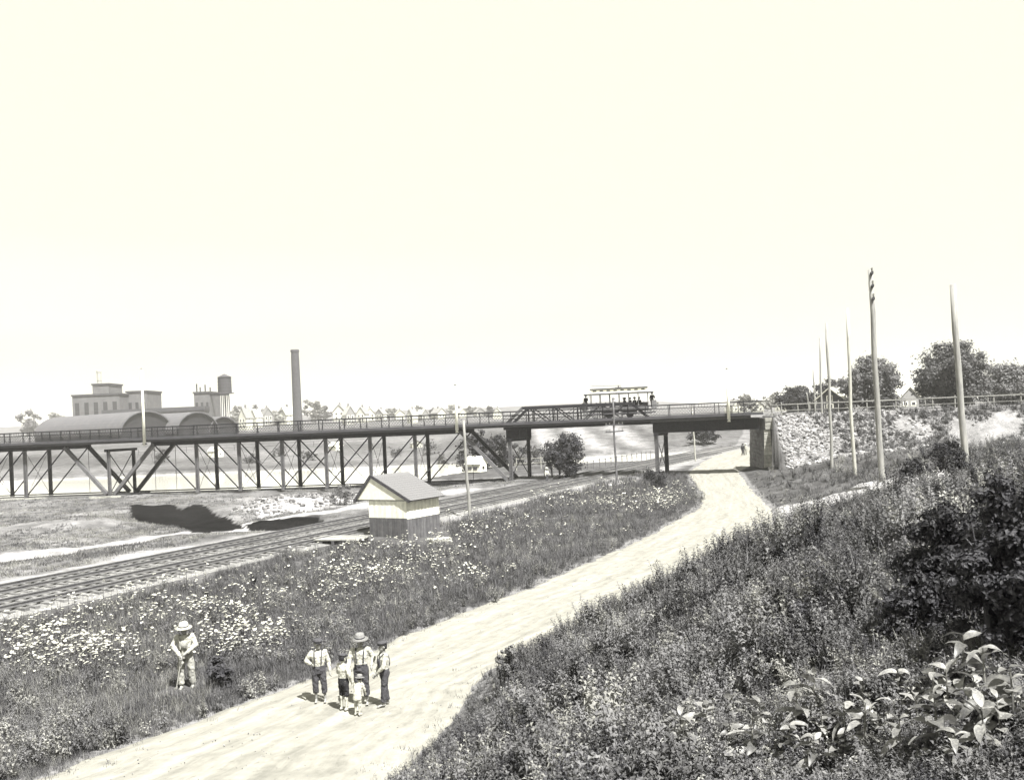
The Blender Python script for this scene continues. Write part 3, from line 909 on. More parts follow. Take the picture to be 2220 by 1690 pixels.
# plank platform left of the shed, crate in the meadow
x_, y_ = flat(738, 1176)
pf = thing('plank_platform', 'low platform of pale planks beside the track left of the shed', 'platform', (x_, y_, tz(x_, y_)), ang + .15)
for k in range(7):
    MB().rough_box(-1.5, 1.5, k * .26 - .9, k * .26 - .66, .24, .30, .012, random).build('plank', WOOD, pf)
for x in (-1.2, 0, 1.2): MB().box(x - .08, x + .08, -.9, .9, -.1, .23).build('bearer', WOOD_DARK, pf)
x_, y_ = flat(955, 1172)
bx_ = thing('wooden_crate', 'broken pale wooden crate lying in the weeds right of the shed', 'crate', (x_, y_, tz(x_, y_) + .05), .4)
for k in range(4): MB().box(-.55, .55, -.28 + k * .15, -.15 + k * .15, .36, .39).build('slat', WOOD_PALE, bx_)
for k in range(2): MB().box(-.55, .55, -.30, -.285, .02 + k * .17, .16 + k * .17).build('slat', WOOD_PALE, bx_)
for x in (-.52, .52): MB().box(x - .03, x + .03, -.28, .3, 0, .355).build('end_panel', WOOD_PALE, bx_)

# ================================================================== UTILITY POLES
def utility_pole(label, base, top_px, r0, r1, mt, arms=(), armlen=1.0, armdir=(1, 0), group='wooden utility poles'):
    base = Vector(base); top = P(top_px[0], top_px[1], base.y)
    root = thing('utility_pole', label, 'utility pole', base, 0, group)
    v = top - base
    pts = [v * -.04] + [v * (k / 5) for k in range(6)]
    pts = [p + Vector((random.uniform(-.06, .06), random.uniform(-.05, .05), 0)) for p in pts]
    sh = MB().tube(pts, [r0] + [r0 + (r1 - r0) * k / 5 for k in range(6)], 10).build('shaft', mt, root, True)
    for f in arms:
        c = v * f; d = Vector((armdir[0], armdir[1], .02)).normalized() * armlen
        arm = MB().beam(c - d + Vector((0, -r1 - .05, 0)), c + d + Vector((0, -r1 - .05, 0)), .1, .12).build('cross_arm', WOOD_DARK, root)
        for k in (-.9, -.5, .5, .9):
            p = c + d * k + Vector((0, -r1 - .05, .06))
            MB().tube([p, p + Vector((0, 0, .16))], [.03, .045], 6).build('insulator', STEEL, arm)
    return root
x, y = flat(1017, 1119)
utility_pole('plain grey pole standing alone just right of the shed', (x, y, tz(x, y) - .1), (1005, 910), .12, .08, WOOD)
x, y = flat(1336, 1040)
utility_pole('thin pole with two crossarms in front of the railway span', (x, y, -.2), (1329, 862), .11, .08, IRON_GREY_LIT, arms=(.60, .68), armlen=.9)
x, y = flat(1507, 1000)
utility_pole('thin pale pole seen below the road girder', (x, y, -.1), (1500, 880), .10, .08, WOOD_PALE)
b2 = P(1912, 1044, 45); b2.z = min(b2.z, tz(b2.x, b2.y))
utility_pole('thick tall pole rising from the bank beside the climbing path', b2, (1886, 585), .155, .11, WOOD, arms=(.86, .92, .98), armlen=.55, armdir=(.3, 1))
b1 = P(1852, 1014, 66); b1.z = min(b1.z, tz(b1.x, b1.y))
utility_pole('pale barked pole standing second from the right in front of the embankment', b1, (1835, 668), .13, .10, WOOD_PALE)
b0 = P(1804, 1000, 75); b0.z = min(b0.z, tz(b0.x, b0.y))
utility_pole('dark slender pole standing nearest to the stone abutment', b0, (1791, 700), .13, .10, WOOD)
for px, py, top, Y_, lab in ((1781, 888, 732, 112, 'pole behind the embankment fence left of the gabled house'), (1768, 885, 800, 140, 'short far pole behind the embankment fence, left of the house'),
                             (1754, 884, 850, 165, 'shortest far pole behind the embankment fence')):
    b_ = P(px, py, Y_); b_.z = min(b_.z, tz(b_.x, b_.y))
    utility_pole(lab, b_, (px - 5, top), .13, .10, WOOD)
br_ = P(2100, 1090, 36); br_.z = min(br_.z, tz(br_.x, br_.y))
utility_pole('leaning pole at the right edge in front of the big tree', br_, (2064, 617), .13, .11, WOOD)
for px, top in ((1571, 905), (1580, 900), (1620, 905)):
    x, y = flat(px + 8, 958)
    utility_pole({1571: 'far thin pole beyond the road, left of a close pair', 1580: 'far thin pole beyond the road, right of a close pair', 1620: 'far thin pole showing beside the abutment'}[px], (x, y, tz(x, y) - .2), (px, top - 20), .13, .1, WOOD_PALE)

# ================================================================== FENCES
def fence(label, pts, hgt, spacing, rails, mt, rw=.03, rh=.055, group=None, name='rail_fence', pw=.085):
    pts = [Vector(p) for p in pts]
    root = thing(name, label, 'fence', pts[0], 0, group)
    o = pts[0]
    allp = []
    for a, b in zip(pts[:-1], pts[1:]):
        n = max(1, round((b - a).length / spacing))
        for k in range(n): allp.append(a.lerp(b, k / n))
    allp.append(pts[-1])
    allp = [Vector((p.x, p.y, tz(p.x, p.y) if p.z < -50 else p.z)) for p in allp]
    for p in allp:
        h = hgt * random.uniform(.97, 1.06)
        MB().beam(p - o + Vector((0, 0, -.3)), p - o + Vector((random.uniform(-.03, .03), 0, h)), pw, pw).build('fence_post', mt, root)
    for z in rails:
        for a, b in zip(allp[:-1], allp[1:]):
            q = Vector((0, -.09, z))
            MB().beam(a - o + q, b - o + q + Vector((0, 0, random.uniform(-.03, .03))), rw, rh).build('fence_rail', mt, root)
    return root
pts = []
for s, z in ((S_END + 1.7, 0), (S_END + 18, 0), (S_END + 42, 0)):
    X, Y = br_world(s, -1.6); pts.append((X, Y, tz(X, Y)))
fence('pale wooden rail fence along the top of the embankment road', pts, 1.25, 2.9, (.5, 1.12), WOOD)
pts = []
for s in (S_END + 1.7, S_END + 18, S_END + 42):
    X, Y = br_world(s, 5.3); pts.append((X, Y, tz(X, Y)))
fence('grey rail fence on the far side of the embankment road', pts, 1.2, 2.9, (.5, 1.1), WOOD)
fo = -7.0
pts = [(track_x(Y) + fo * .905, Y - fo * -.0 , -99) for Y in (100, 112, 124, 136)]
fence('low dark fence beyond the railway, right of the round bush', [(x, y, 0) for x, y, _ in pts], 1.05, 2.4, (.95,), IRON_GREY_LIT, group=None)
p0, p1 = flat(1120, 1018), flat(1200, 1014)
fence('pale double rail fence by the water left of the round bush', [(p0[0], p0[1], 0), (p1[0], p1[1], 0)], 1.5, 1.9, (.8, 1.4), WOOD_PALE)
p0, p1, p2 = flat(470, 992), flat(760, 980), flat(960, 966)
fence('far dark fence line across the meadow beyond the river', [(*G(300, 985).xy, -99), (*G(560, 973).xy, -99), (*G(800, 962).xy, -99)], 1.3, 6, (.6, 1.2), WOOD_DARK)
# ================================================================== TREES AND BUSHES
def leaf_cloud(m, rnd, centres, leaves, size, flat_=.5):
    for (cx_, cy_, cz_, r) in centres:
        for _ in range(leaves):
            d = Vector((rnd.gauss(0, 1), rnd.gauss(0, 1), rnd.gauss(0, 1)))
            d = d * (r * .52)
            c = Vector((cx_, cy_, cz_)) + Vector((d.x, d.y, d.z * .8))
            n = (d.normalized() * 1.5 + Vector((rnd.gauss(0, .7), rnd.gauss(0, .7), rnd.gauss(0, .7) + flat_))).normalized()
            a = n.cross(Vector((rnd.gauss(0, 1), rnd.gauss(0, 1), rnd.gauss(0, 1)))).normalized()
            b = n.cross(a)
            s = size * rnd.uniform(.6, 1.3)
            m.add([c - a * s * .5, c + b * s * .3 + n * s * .08, c + a * s * .5, c - b * s * .3 + n * s * .08], [(0, 1, 2, 3)])
def tree(name, label, base, h, cw, crown_from, leafm, n_cl=40, leaves=60, size=.3, seed=1, cat='tree', group=None, trunks=1, shape=1.0):
    rnd = random.Random(seed)
    root = thing(name, label, cat, base, 0, group)
    m = MB()
    zc0, zc1 = h * crown_from, h
    limbs = []
    for t in range(trunks):
        ox = (t - (trunks - 1) / 2) * cw * .16
        r0 = h * (.03 if trunks == 1 else .016)
        top = Vector((ox * 1.5 + rnd.uniform(-.1, .1) * cw * .3, rnd.uniform(-.1, .1) * cw * .3, h * .8))
        pts = [Vector((ox, 0, -.3)), Vector((ox * 1.1, 0, h * .2)), Vector((ox * 1.3, rnd.uniform(-.03, .03) * h, h * .5)), top]
        m.tube(pts, [r0 * 1.3, r0, r0 * .65, r0 * .15], 7)
        for k in range(7):
            f = rnd.uniform(max(.22, crown_from * .8), .75)
            p = pts[1].lerp(pts[3], f)
            a = rnd.uniform(0, 6.28); l = cw * rnd.uniform(.14, .3)
            e = p + Vector((math.cos(a) * l, math.sin(a) * l, min(l * rnd.uniform(.3, .9), h * .88 - p.z)))
            m.tube([p, p.lerp(e, .5) + Vector((0, 0, .05 * l)), e], [r0 * .45, r0 * .3, r0 * .08], 5)
            limbs.append(e)
    m.build('trunk', BARK, root)
    cs = []
    # the crown is made of unequal lobes so that its outline stays ragged
    lobes = []
    for k in range(max(9, n_cl // 8)):
        z = zc0 + (zc1 - zc0) * (.12 + .82 * rnd.random())
        f = (z - zc0) / (zc1 - zc0)
        prof = math.sin(math.pi * min(1, max(.04, f * .86 + .14)) ** (.8 * shape)) ** .55
        a = rnd.uniform(0, 6.28); rr = cw * .5 * prof * rnd.uniform(.2, .72)
        lobes.append((math.cos(a) * rr, math.sin(a) * rr, z, cw * rnd.uniform(.12, .26)))
    for k in range(n_cl):
        lx, ly, lz, lr = lobes[k % len(lobes)] if k < n_cl * .7 else (0, 0, (zc0 + zc1) / 2, cw * .33)
        d = Vector((rnd.gauss(0, 1), rnd.gauss(0, 1), rnd.gauss(0, .8))) * lr * .6
        zz = min(max(lz + d.z, zc0 + .02 * h), zc1 * 1.02)
        cs.append((lx + d.x, ly + d.y, zz, cw * rnd.uniform(.06, .14)))
    cm = MB()
    leaf_cloud(cm, rnd, cs, leaves, size)
    cm.build('crown', leafm, root)
    return root
def bush(label, base, h, w, leafm, n_cl=26, leaves=50, size=.16, seed=3, name='bush'):
    return tree(name, label, base, h, w, .04, leafm, n_cl, leaves, size, seed, cat='bush', trunks=4, shape=.7)

# round dark bush beside the railway span
b_ = G(1222, 1040)
bush('large round dark bush beside the track under the railway span', b_, 5.2, 4.6, LEAF_DARK, 120, 80, .24, 21)
bush('dark bush at the meadow corner by the iron bent', G(1420, 1062), 1.7, 2.8, LEAF_DARK, 36, 50, .15, 4)
bush('low dark bush left of the shed on the stream bank', G(745, 1094), 1.5, 2.6, LEAF, 26, 40, .16, 5)
bush('dark ragged bush on the waste ground in front of the white cottage', G(985, 1024), 1.6, 4.5, LEAF_DARK, 40, 40, .18, 6)
bush('tall narrow dark weed left of the middle of the meadow', G(549, 1285), 1.05, .34, LEAF_DARK, 26, 26, .07, 7)
bush('tall thin dark weed at the left of the meadow, near the rails', G(448, 1322), .95, .28, LEAF_DARK, 22, 24, .07, 8)
bush('spiky dark leafy plant in the grass right of the man', G(468, 1496), .75, .8, LEAF_DARK, 24, 22, .15, 9, name='leafy_plant')
bush('tall ragged weed spire at the edge of the road bank', G(1100, 1500), 1.15, .5, LEAF, 60, 40, .05, 10)
def bush_px(label, px, base_y, top_y, w_px, leafm, n_cl, leaves, seed, leaf=.09, name='bush'):
    g_ = G(px, base_y); k = g_.y / FOC
    return bush(label, g_, (base_y - top_y) * k, w_px * k, leafm, n_cl, leaves, leaf, seed, name)
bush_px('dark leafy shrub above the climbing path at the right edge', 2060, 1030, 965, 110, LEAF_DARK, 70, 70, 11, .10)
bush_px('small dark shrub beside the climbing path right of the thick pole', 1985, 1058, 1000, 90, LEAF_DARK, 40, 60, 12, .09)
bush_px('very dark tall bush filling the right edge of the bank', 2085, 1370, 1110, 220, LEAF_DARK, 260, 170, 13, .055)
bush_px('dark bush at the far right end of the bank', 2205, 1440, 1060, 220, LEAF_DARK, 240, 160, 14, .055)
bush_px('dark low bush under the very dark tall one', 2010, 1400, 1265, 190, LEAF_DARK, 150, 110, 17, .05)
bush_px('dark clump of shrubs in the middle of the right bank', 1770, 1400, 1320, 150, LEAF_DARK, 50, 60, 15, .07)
bush_px('mid-grey shrub beside the road edge on the right bank', 1510, 1275, 1225, 90, LEAF, 40, 60, 16, .07)

def tree_at(px, base_y, top_y, w_px, Y, label, leafm, seed, n_cl=46, leaves=60, cf=.15, trunks=1, size=None, group=None, name='tree'):
    b_ = P(px, base_y, Y); b_.z = tz(b_.x, b_.y)
    h = P(px, top_y, Y).z - b_.z
    w_ = w_px * Y / FOC
    return tree(name, label, b_, h, w_, cf, leafm, n_cl, leaves, size or max(.18, Y * .003), seed, group=group, trunks=trunks)
tree_at(1030, 1005, 938, 90, 124, 'dark spreading tree behind the white cottage', LEAF_DARK, 31, 70, 60, .05)
tree_at(1085, 1000, 940, 80, 130, 'dark tree between the iron bent and the white cottage', LEAF_DARK, 32, 60, 60, .05)
tree_at(1150, 1000, 948, 80, 140, 'grey tree on the water edge behind the iron bent', LEAF, 33, 60, 50, .05)
tree_at(1525, 968, 932, 62, 168, 'dark wide tree with bare trunks below the road girder', LEAF_DARK, 34, 60, 50, .35, trunks=3)
tree_at(1893, 888, 780, 112, 124, 'big round tree behind the fence, right of the gabled house', LEAF, 35, 300, 120, .03)
tree_at(2072, 895, 752, 140, 108, 'largest tree at the right end of the embankment', LEAF, 36, 340, 120, .03)
tree_at(2200, 890, 800, 120, 118, 'big tree beyond the largest one at the right end', LEAF, 46, 260, 90, .03)
tree_at(1728, 885, 846, 84, 170, 'dark low tree left of the gabled house', LEAF_DARK, 37, 120, 70, .05)
tree_at(1810, 880, 826, 80, 165, 'tree rising behind the gabled house roof', LEAF_DARK, 38, 110, 70, .1)
tree_at(1965, 890, 866, 110, 175, 'low dark hedge of trees between the two biggest trees', LEAF, 39, 120, 70, .03)
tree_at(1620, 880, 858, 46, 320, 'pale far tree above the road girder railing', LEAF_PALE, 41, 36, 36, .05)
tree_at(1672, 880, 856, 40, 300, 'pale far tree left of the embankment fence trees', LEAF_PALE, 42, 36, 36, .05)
far_trees = [(515, 903, 885, 40), (560, 902, 880, 36), (683, 900, 870, 44), (706, 903, 882, 30), (850, 905, 886, 30), (905, 905, 882, 34), (940, 905, 884, 26), (985, 903, 880, 40), (1022, 903, 882, 30), (1062, 900, 884, 30),
             (120, 925, 890, 60), (60, 930, 895, 60), (600, 903, 884, 34)]
for i, (x, by_, ty_, w_) in enumerate(sorted(far_trees)):
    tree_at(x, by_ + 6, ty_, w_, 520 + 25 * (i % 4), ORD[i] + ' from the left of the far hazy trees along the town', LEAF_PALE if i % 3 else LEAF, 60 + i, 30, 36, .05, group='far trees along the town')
for i, (x, by_, ty_, w_) in enumerate([(345, 1003, 975, 50), (540, 1004, 986, 60), (600, 990, 970, 40), (670, 998, 980, 46), (860, 990, 966, 36), (930, 985, 955, 50), (960, 1008, 985, 30)]):
    g_ = G(x, by_)
    bush(ORD[i] + ' from the left of the grey bushes on the far river bank', g_, (by_ - ty_) * g_.y / FOC, w_ * g_.y / FOC, LEAF, 20, 30, .35, 80 + i)

# ================================================================== BUILDINGS
def gable_house(label, px, base_y, top_y, w_px, Y, yaw, wall, roofm, group=None, windows=2, depth=1.1, chimney=True, name='house', wm_=None):
    b_ = P(px, base_y, Y); b_.z = min(b_.z, tz(b_.x, b_.y))
    W = w_px * Y / FOC; D = W * depth; Ht = P(px, top_y, Y).z - b_.z; E = Ht * .58
    root = thing(name, label, 'house', b_, yaw, group)
    MB().add([(-W / 2, 0, 0), (W / 2, 0, 0), (W / 2, D, 0), (-W / 2, D, 0), (-W / 2, 0, E), (W / 2, 0, E), (W / 2, D, E), (-W / 2, D, E), (0, 0, Ht), (0, D, Ht)],
             [(0, 1, 5, 8, 4), (2, 3, 7, 9, 6), (1, 2, 6, 5), (3, 0, 4, 7), (4, 8, 9, 7), (5, 6, 9, 8)]).build('wall', wall, root)
    o = .07 * W
    r = MB()
    for sx in (-1, 1):
        k = (Ht - E) / (W / 2)
        q = [(sx * (W / 2 + o), -o, E - k * o), (sx * (W / 2 + o), D + o, E - k * o), (0, D + o, Ht), (0, -o, Ht)]
        th = .05 * W
        r.add([(x, y, z + .02) for x, y, z in q] + [(x, y, z + .02 + th) for x, y, z in q], [(0, 1, 2, 3), (7, 6, 5, 4), (0, 4, 5, 1), (1, 5, 6, 2), (2, 6, 7, 3), (3, 7, 4, 0)])
    ro = r.build('roof', roofm, root)
    if chimney: MB().box(-.07 * W, .07 * W, D * .45, D * .6, Ht * .8, Ht * 1.14).build('chimney', BRICK, ro)
    ww, wh = W * .13, E * .3
    for lvl in range(1 if E < 4 else 2):
        zc = E * (.5 if E < 4 else (.3 + .45 * lvl))
        for k in range(windows):
            x = (k - (windows - 1) / 2) * W * .42
            fr_ = MB().box(x - ww, x + ww, -.06, -.002, zc - wh * .55, zc + wh * .55).build('window', wm_ or WHITE, root)
            MB().box(x - ww * .72, x + ww * .72, -.08, -.061, zc - wh * .42, zc + wh * .42).build('pane', GLASS, fr_)
        for sx in (-1, 1):
            for k in range(2):
                y = D * (.3 + .4 * k)
                fr_ = MB().box(sx * (W / 2 + .002) - (.06 if sx < 0 else 0), sx * (W / 2 + .002) + (.06 if sx > 0 else 0), y - ww, y + ww, zc - wh * .55, zc + wh * .55).build('window', wm_ or WHITE, root)
    return root
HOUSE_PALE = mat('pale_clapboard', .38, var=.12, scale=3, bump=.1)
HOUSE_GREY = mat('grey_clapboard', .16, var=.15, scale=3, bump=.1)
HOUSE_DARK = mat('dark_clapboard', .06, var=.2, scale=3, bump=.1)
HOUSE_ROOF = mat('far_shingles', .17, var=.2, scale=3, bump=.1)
dh = gable_house('dark gabled house with a white window behind the embankment fence', 1800, 890, 842, 56, 128, -.62, HOUSE_DARK, mat('bright_roof', .45, var=.12, scale=3), windows=1, depth=1.3)
gw = MB().box(-.42, .42, -.07, -.003, 1.72, 2.5).build('window', WHITE, dh)
MB().box(-.3, .3, -.09, -.071, 1.82, 2.4).build('pane', GLASS, gw)
gable_house('pale roofed house half hidden between the two biggest trees', 1972, 890, 838, 62, 160, .5, HOUSE_GREY, WHITE)
c_ = G(1050, 1022)
wc = gable_house('small white cottage with a bright roof seen through the truss end', 1048, 1022, 990, 34, c_.y, 1.15, WHITE, WHITE, windows=1, depth=1.0, name='cottage', wm_=WOOD_DARK)
gable_house('low white shack in the meadow left of the long truss middle', 478, 987, 968, 22, G(478, 990).y, 1.2, WHITE, ROOF_PALE, windows=1, name='shack')
gable_house('low pale shack in the meadow behind the truss middle', 736, 974, 958, 20, G(736, 976).y, .9, WHITE, WHITE, windows=1, name='shack')
gable_house('small pale shack by the far end of the meadow behind the right truss posts', 905, 968, 955, 22, G(905, 970).y, .3, HOUSE_PALE, HOUSE_ROOF, windows=1, name='shack')
town = [(525, 898, 884, 20), (548, 900, 887, 18), (582, 899, 884, 22), (612, 899, 882, 24), (735, 898, 877, 26), (760, 899, 880, 22), (782, 900, 882, 20), (803, 900, 884, 20), (822, 901, 886, 18), (868, 902, 888, 20), (888, 902, 886, 16),
        (922, 902, 887, 18), (958, 901, 884, 22), (1004, 900, 885, 20), (1042, 899, 884, 20), (1078, 898, 884, 18)]
for i, (x, by_, ty_, w_) in enumerate(town):
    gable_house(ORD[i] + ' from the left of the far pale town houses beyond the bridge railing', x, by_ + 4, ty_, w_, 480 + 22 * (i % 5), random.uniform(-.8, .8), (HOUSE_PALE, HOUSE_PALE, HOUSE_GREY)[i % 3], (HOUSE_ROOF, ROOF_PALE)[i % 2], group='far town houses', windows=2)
for i, (x, by_, ty_, w_) in enumerate([(1600, 886, 866, 26), (1644, 886, 868, 24), (1690, 886, 870, 20)]):
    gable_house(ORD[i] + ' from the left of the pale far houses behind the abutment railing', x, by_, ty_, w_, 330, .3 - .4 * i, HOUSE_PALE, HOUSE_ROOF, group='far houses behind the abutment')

# ---- factory on the left
FY = 300.0
def fpt(px, py, Y=FY): return P(px, py, Y)
WALLF = mat('factory_wall', .10, var=.2, scale=.6, bump=.1)
VAULT = mat('vault_roof', .075, var=.15, scale=.5, bump=.1)
VAULT_END = mat('vault_gable', .015, var=.25, scale=.8, bump=.1)
def vault(label, px, base_y, top_y, half_px, Y, length, yaw):
    b_ = P(px, base_y, Y); b_.z = min(b_.z, tz(b_.x, b_.y)) - .3
    R = half_px * Y / FOC; Ht = P(px, top_y, Y).z - b_.z
    root = thing('vaulted_shed', label, 'factory shed', b_, yaw, 'arched roof factory sheds')
    n = 18
    arc = [(R * math.cos(math.pi * k / n), Ht * .3 + Ht * .7 * math.sin(math.pi * k / n)) for k in range(n + 1)]
    rings = [[(x, y, z) for x, z in arc] for y in (-.8, length)]
    m = MB(); o = rings[0] + rings[1]
    m.add(o, [(k, k + 1, n + 2 + k, n + 1 + k) for k in range(n)])
    o2 = [(x * .97, y, z - .35) for x, y, z in rings[0]] + [(x * .97, y, z - .35) for x, y, z in rings[1]]
    m.add(o2, [(n + 1 + k, n + 2 + k, k + 1, k) for k in range(n)])
    m.add(rings[0] + o2[:n + 1], [(k, n + 1 + k, n + 2 + k, k + 1) for k in range(n)])
    m.build('vault_roof', VAULT, root, False)
    end = [(x * .96, 0, z - .36) for x, z in arc] + [(-R * .96, 0, 0), (R * .96, 0, 0)]
    m = MB().add(end, [tuple(range(len(end)))])
    m.add([(-R * .96, 0, 0), (-R * .96, length, 0), (-R * .96, length, Ht * .28), (-R * .96, 0, Ht * .28)], [(0, 1, 2, 3)])
    m.add([(R * .96, 0, 0), (R * .96, length, 0), (R * .96, length, Ht * .28), (R * .96, 0, Ht * .28)], [(3, 2, 1, 0)])
    m.build('end_wall', VAULT_END, root)
    for k in (-.5, 0, .5):
        MB().box(k * R - R * .13, k * R + R * .13, -.08, -.01, Ht * .12, Ht * .45).build('window', GLASS, root)
    return root
vault('large arched factory shed at the left, behind the white bridge post', 318, 954, 890, 62, 285, 55, rad(52))
vault('middle arched factory shed with a dark round gable', 428, 952, 892, 52, 292, 55, rad(52))
vault('smallest arched factory shed, rightmost of the three', 484, 950, 902, 38, 300, 45, rad(52))
def block(name, label, x0, x1, base_y, top_y, Y, depth, wall, rows=2, cols=4, roof_h=.6, cat='building'):
    a, b_ = P(x0, base_y, Y), P(x1, base_y, Y)
    W = b_.x - a.x; Ht = P((x0 + x1) / 2, top_y, Y).z; base = Vector(((a.x + b_.x) / 2, Y, tz((a.x + b_.x) / 2, Y) - .3)); Ht -= base.z
    root = thing(name, label, cat, base, 0)
    MB().box(-W / 2, W / 2, 0, depth, 0, Ht).build('wall', wall, root)
    MB().box(-W / 2 - .3, W / 2 + .3, -.3, depth + .3, Ht + .003, Ht + roof_h).build('roof', ROOF_DARK, root)
    for r in range(rows):
        for c in range(cols):
            x = -W / 2 + W * (c + .5) / cols; z = Ht * (.35 + .55 * (r + .3) / rows)
            MB().box(x - W / cols * .22, x + W / cols * .22, -.1, -.003, z - Ht * .09, z + Ht * .09).build('window', GLASS, root)
    return root, Ht, W
block('factory_block', 'tall grey factory block at the left end of the works', 160, 262, 950, 857, 330, 30, WALLF, 3, 5)
block('factory_tower', 'upper tower standing on the factory block behind its roof', 205, 240, 950, 834, 345, 12, WALLF, 1, 2)
block('factory_block', 'narrow factory building right of the tall grey block', 278, 322, 948, 850, 338, 14, WALLF, 2, 3)
block('monitor_shed', 'long low factory shed with a dark roof behind the arched sheds', 225, 445, 945, 893, 325, 16, WALLF, 1, 14, roof_h=1.4)
r_, h_, w_ = block('boiler_house', 'boiler house with small stacks left of the water tank', 424, 458, 945, 852, 330, 12, WALLF, 2, 3)
for k, (x, e) in enumerate(((-.42, 3.0), (-.2, 1.8), (.12, 2.6), (.44, 1.6))):
    MB().tube([(x * w_, 2, h_ + .5), (x * w_, 2, h_ + .5 + e)], .22, 8).build('stack', IRON, r_)
MB().box(w_ / 2 - .4, w_ / 2 + 6.2, 1, 2.2, h_ - 1.0, h_ - .4).build('walkway', IRON, r_)
def stack(label, px, base_y, top_y, w_px, Y, mt):
    b_ = P(px, base_y, Y); b_.z = tz(b_.x, b_.y) - .5
    h = P(px, top_y, Y).z - b_.z; r = w_px * .5 * Y / FOC
    root = thing('chimney_stack', label, 'chimney', b_)
    MB().lathe([(r * 1.25, 0), (r * 1.05, h * .35), (r * .95, h * .9), (r * .9, h * .965)], (0, 0, 0), 20).build('shaft', mt, root, False)
    MB().lathe([(r * 1.02, h * .966), (r * 1.06, h * .985), (r * .9, h), (r * .6, h), (r * .6, h * .97)], (0, 0, 0), 20).build('crown', mt, root)
    for k in range(6):
        z = h * (.42 + .085 * k); rr = r * (1.05 - .1 * (z / h - .35) / .55) + .05
        MB().lathe([(rr, z), (rr, z + .16)], (0, 0, 0), 20).build('iron_band', ROOF_DARK, root)
    return root
BRICK_FAR = mat('stack_brick', .045, var=.35, scale=1.5, bump=.2)
stack('tall dark brick chimney stack standing alone over the town', 645, 900, 757, 18, 400, BRICK_FAR)
stack('pale far chimney behind the factory block', 220, 940, 802, 10, 420, mat('pale_brick', .28, var=.2, scale=1.5))
# water tank on legs
tb = P(491, 930, 345); tb.z = tz(tb.x, tb.y)
tzb, tzt = P(491, 851, 345).z - tb.z, P(491, 817, 345).z - tb.z
tank = thing('water_tank', 'round wooden water tank on tall iron legs beside the boiler house', 'water tank', tb)
R_ = 14.5 * 345 / FOC
MB().lathe([(R_, tzb), (R_ * .97, tzt)], (0, 0, 0), 24).build('tank', mat('tank_staves', .045, var=.35, scale=1.5, stretch=(3, 3, .2)), tank)
MB().lathe([(R_ * 1.06, tzt + .003), (.1, tzt + 1.2)], (0, 0, 0), 24).build('roof', ROOF_DARK, tank)
for k in range(5):
    z = tzb + (tzt - tzb) * (k + .5) / 5
    MB().lathe([(R_ + .03, z), (R_ + .03, z + .12)], (0, 0, 0), 24).build('hoop', IRON, tank)
for sx in (-1, 1):
    for sy in (-1, 1): MB().beam((sx * 1.3, sy * 1.3, 0), (sx * 1.05, sy * 1.05, tzb), .28, .28).build('leg', IRON_GREY_LIT, tank)
MB().tube([(0, 0, 0), (0, 0, tzb)], .3, 8).build('riser_pipe', IRON_GREY_LIT, tank)
MB().box(-R_ * 1.05, R_ * 1.05, -R_ * 1.05, R_ * 1.05, tzb - .35, tzb - .003).build('platform', WOOD_DARK, tank)
# ================================================================== PEOPLE
CLOUD = bpy.data.textures.new('folds', 'CLOUDS'); CLOUD.noise_scale = .07; CLOUD.noise_depth = 2
def remesh(mb, voxel, material, smooth=4, folds=0.0):
    me = mb.mesh('tmp', material)
    o = bpy.data.objects.new('tmp', me); COL.objects.link(o)
    r = o.modifiers.new('r', 'REMESH'); r.mode = 'VOXEL'; r.voxel_size = voxel
    s = o.modifiers.new('s', 'SMOOTH'); s.factor = .5; s.iterations = smooth
    if folds:
        dm = o.modifiers.new('d', 'DISPLACE'); dm.texture = CLOUD; dm.strength = folds; dm.mid_level = .5; dm.texture_coords = 'LOCAL'
    dg = bpy.context.evaluated_depsgraph_get()
    out = bpy.data.meshes.new_from_object(o.evaluated_get(dg))
    bpy.data.objects.remove(o); bpy.data.meshes.remove(me)
    out.materials.clear(); out.materials.append(material)
    out.polygons.foreach_set('use_smooth', [True] * len(out.polygons))
    return out
DEF = dict(hipL=(.052, 0, .51), hipR=(-.052, 0, .51), kneeL=(.06, -.012, .285), kneeR=(-.06, -.012, .285), ankL=(.06, .012, .045), ankR=(-.06, .012, .045),
           shL=(.108, .0, .795), shR=(-.108, .0, .795), elL=(.152, .012, .63), elR=(-.152, .012, .63), wrL=(.158, -.03, .485), wrR=(-.158, -.03, .485),
           neck=(0, .0, .83), head=(0, -.008, .925), waist=(0, 0, .60), chest=(0, 0, .73), footL=(.02, -1, 0), footR=(-.02, -1, 0))
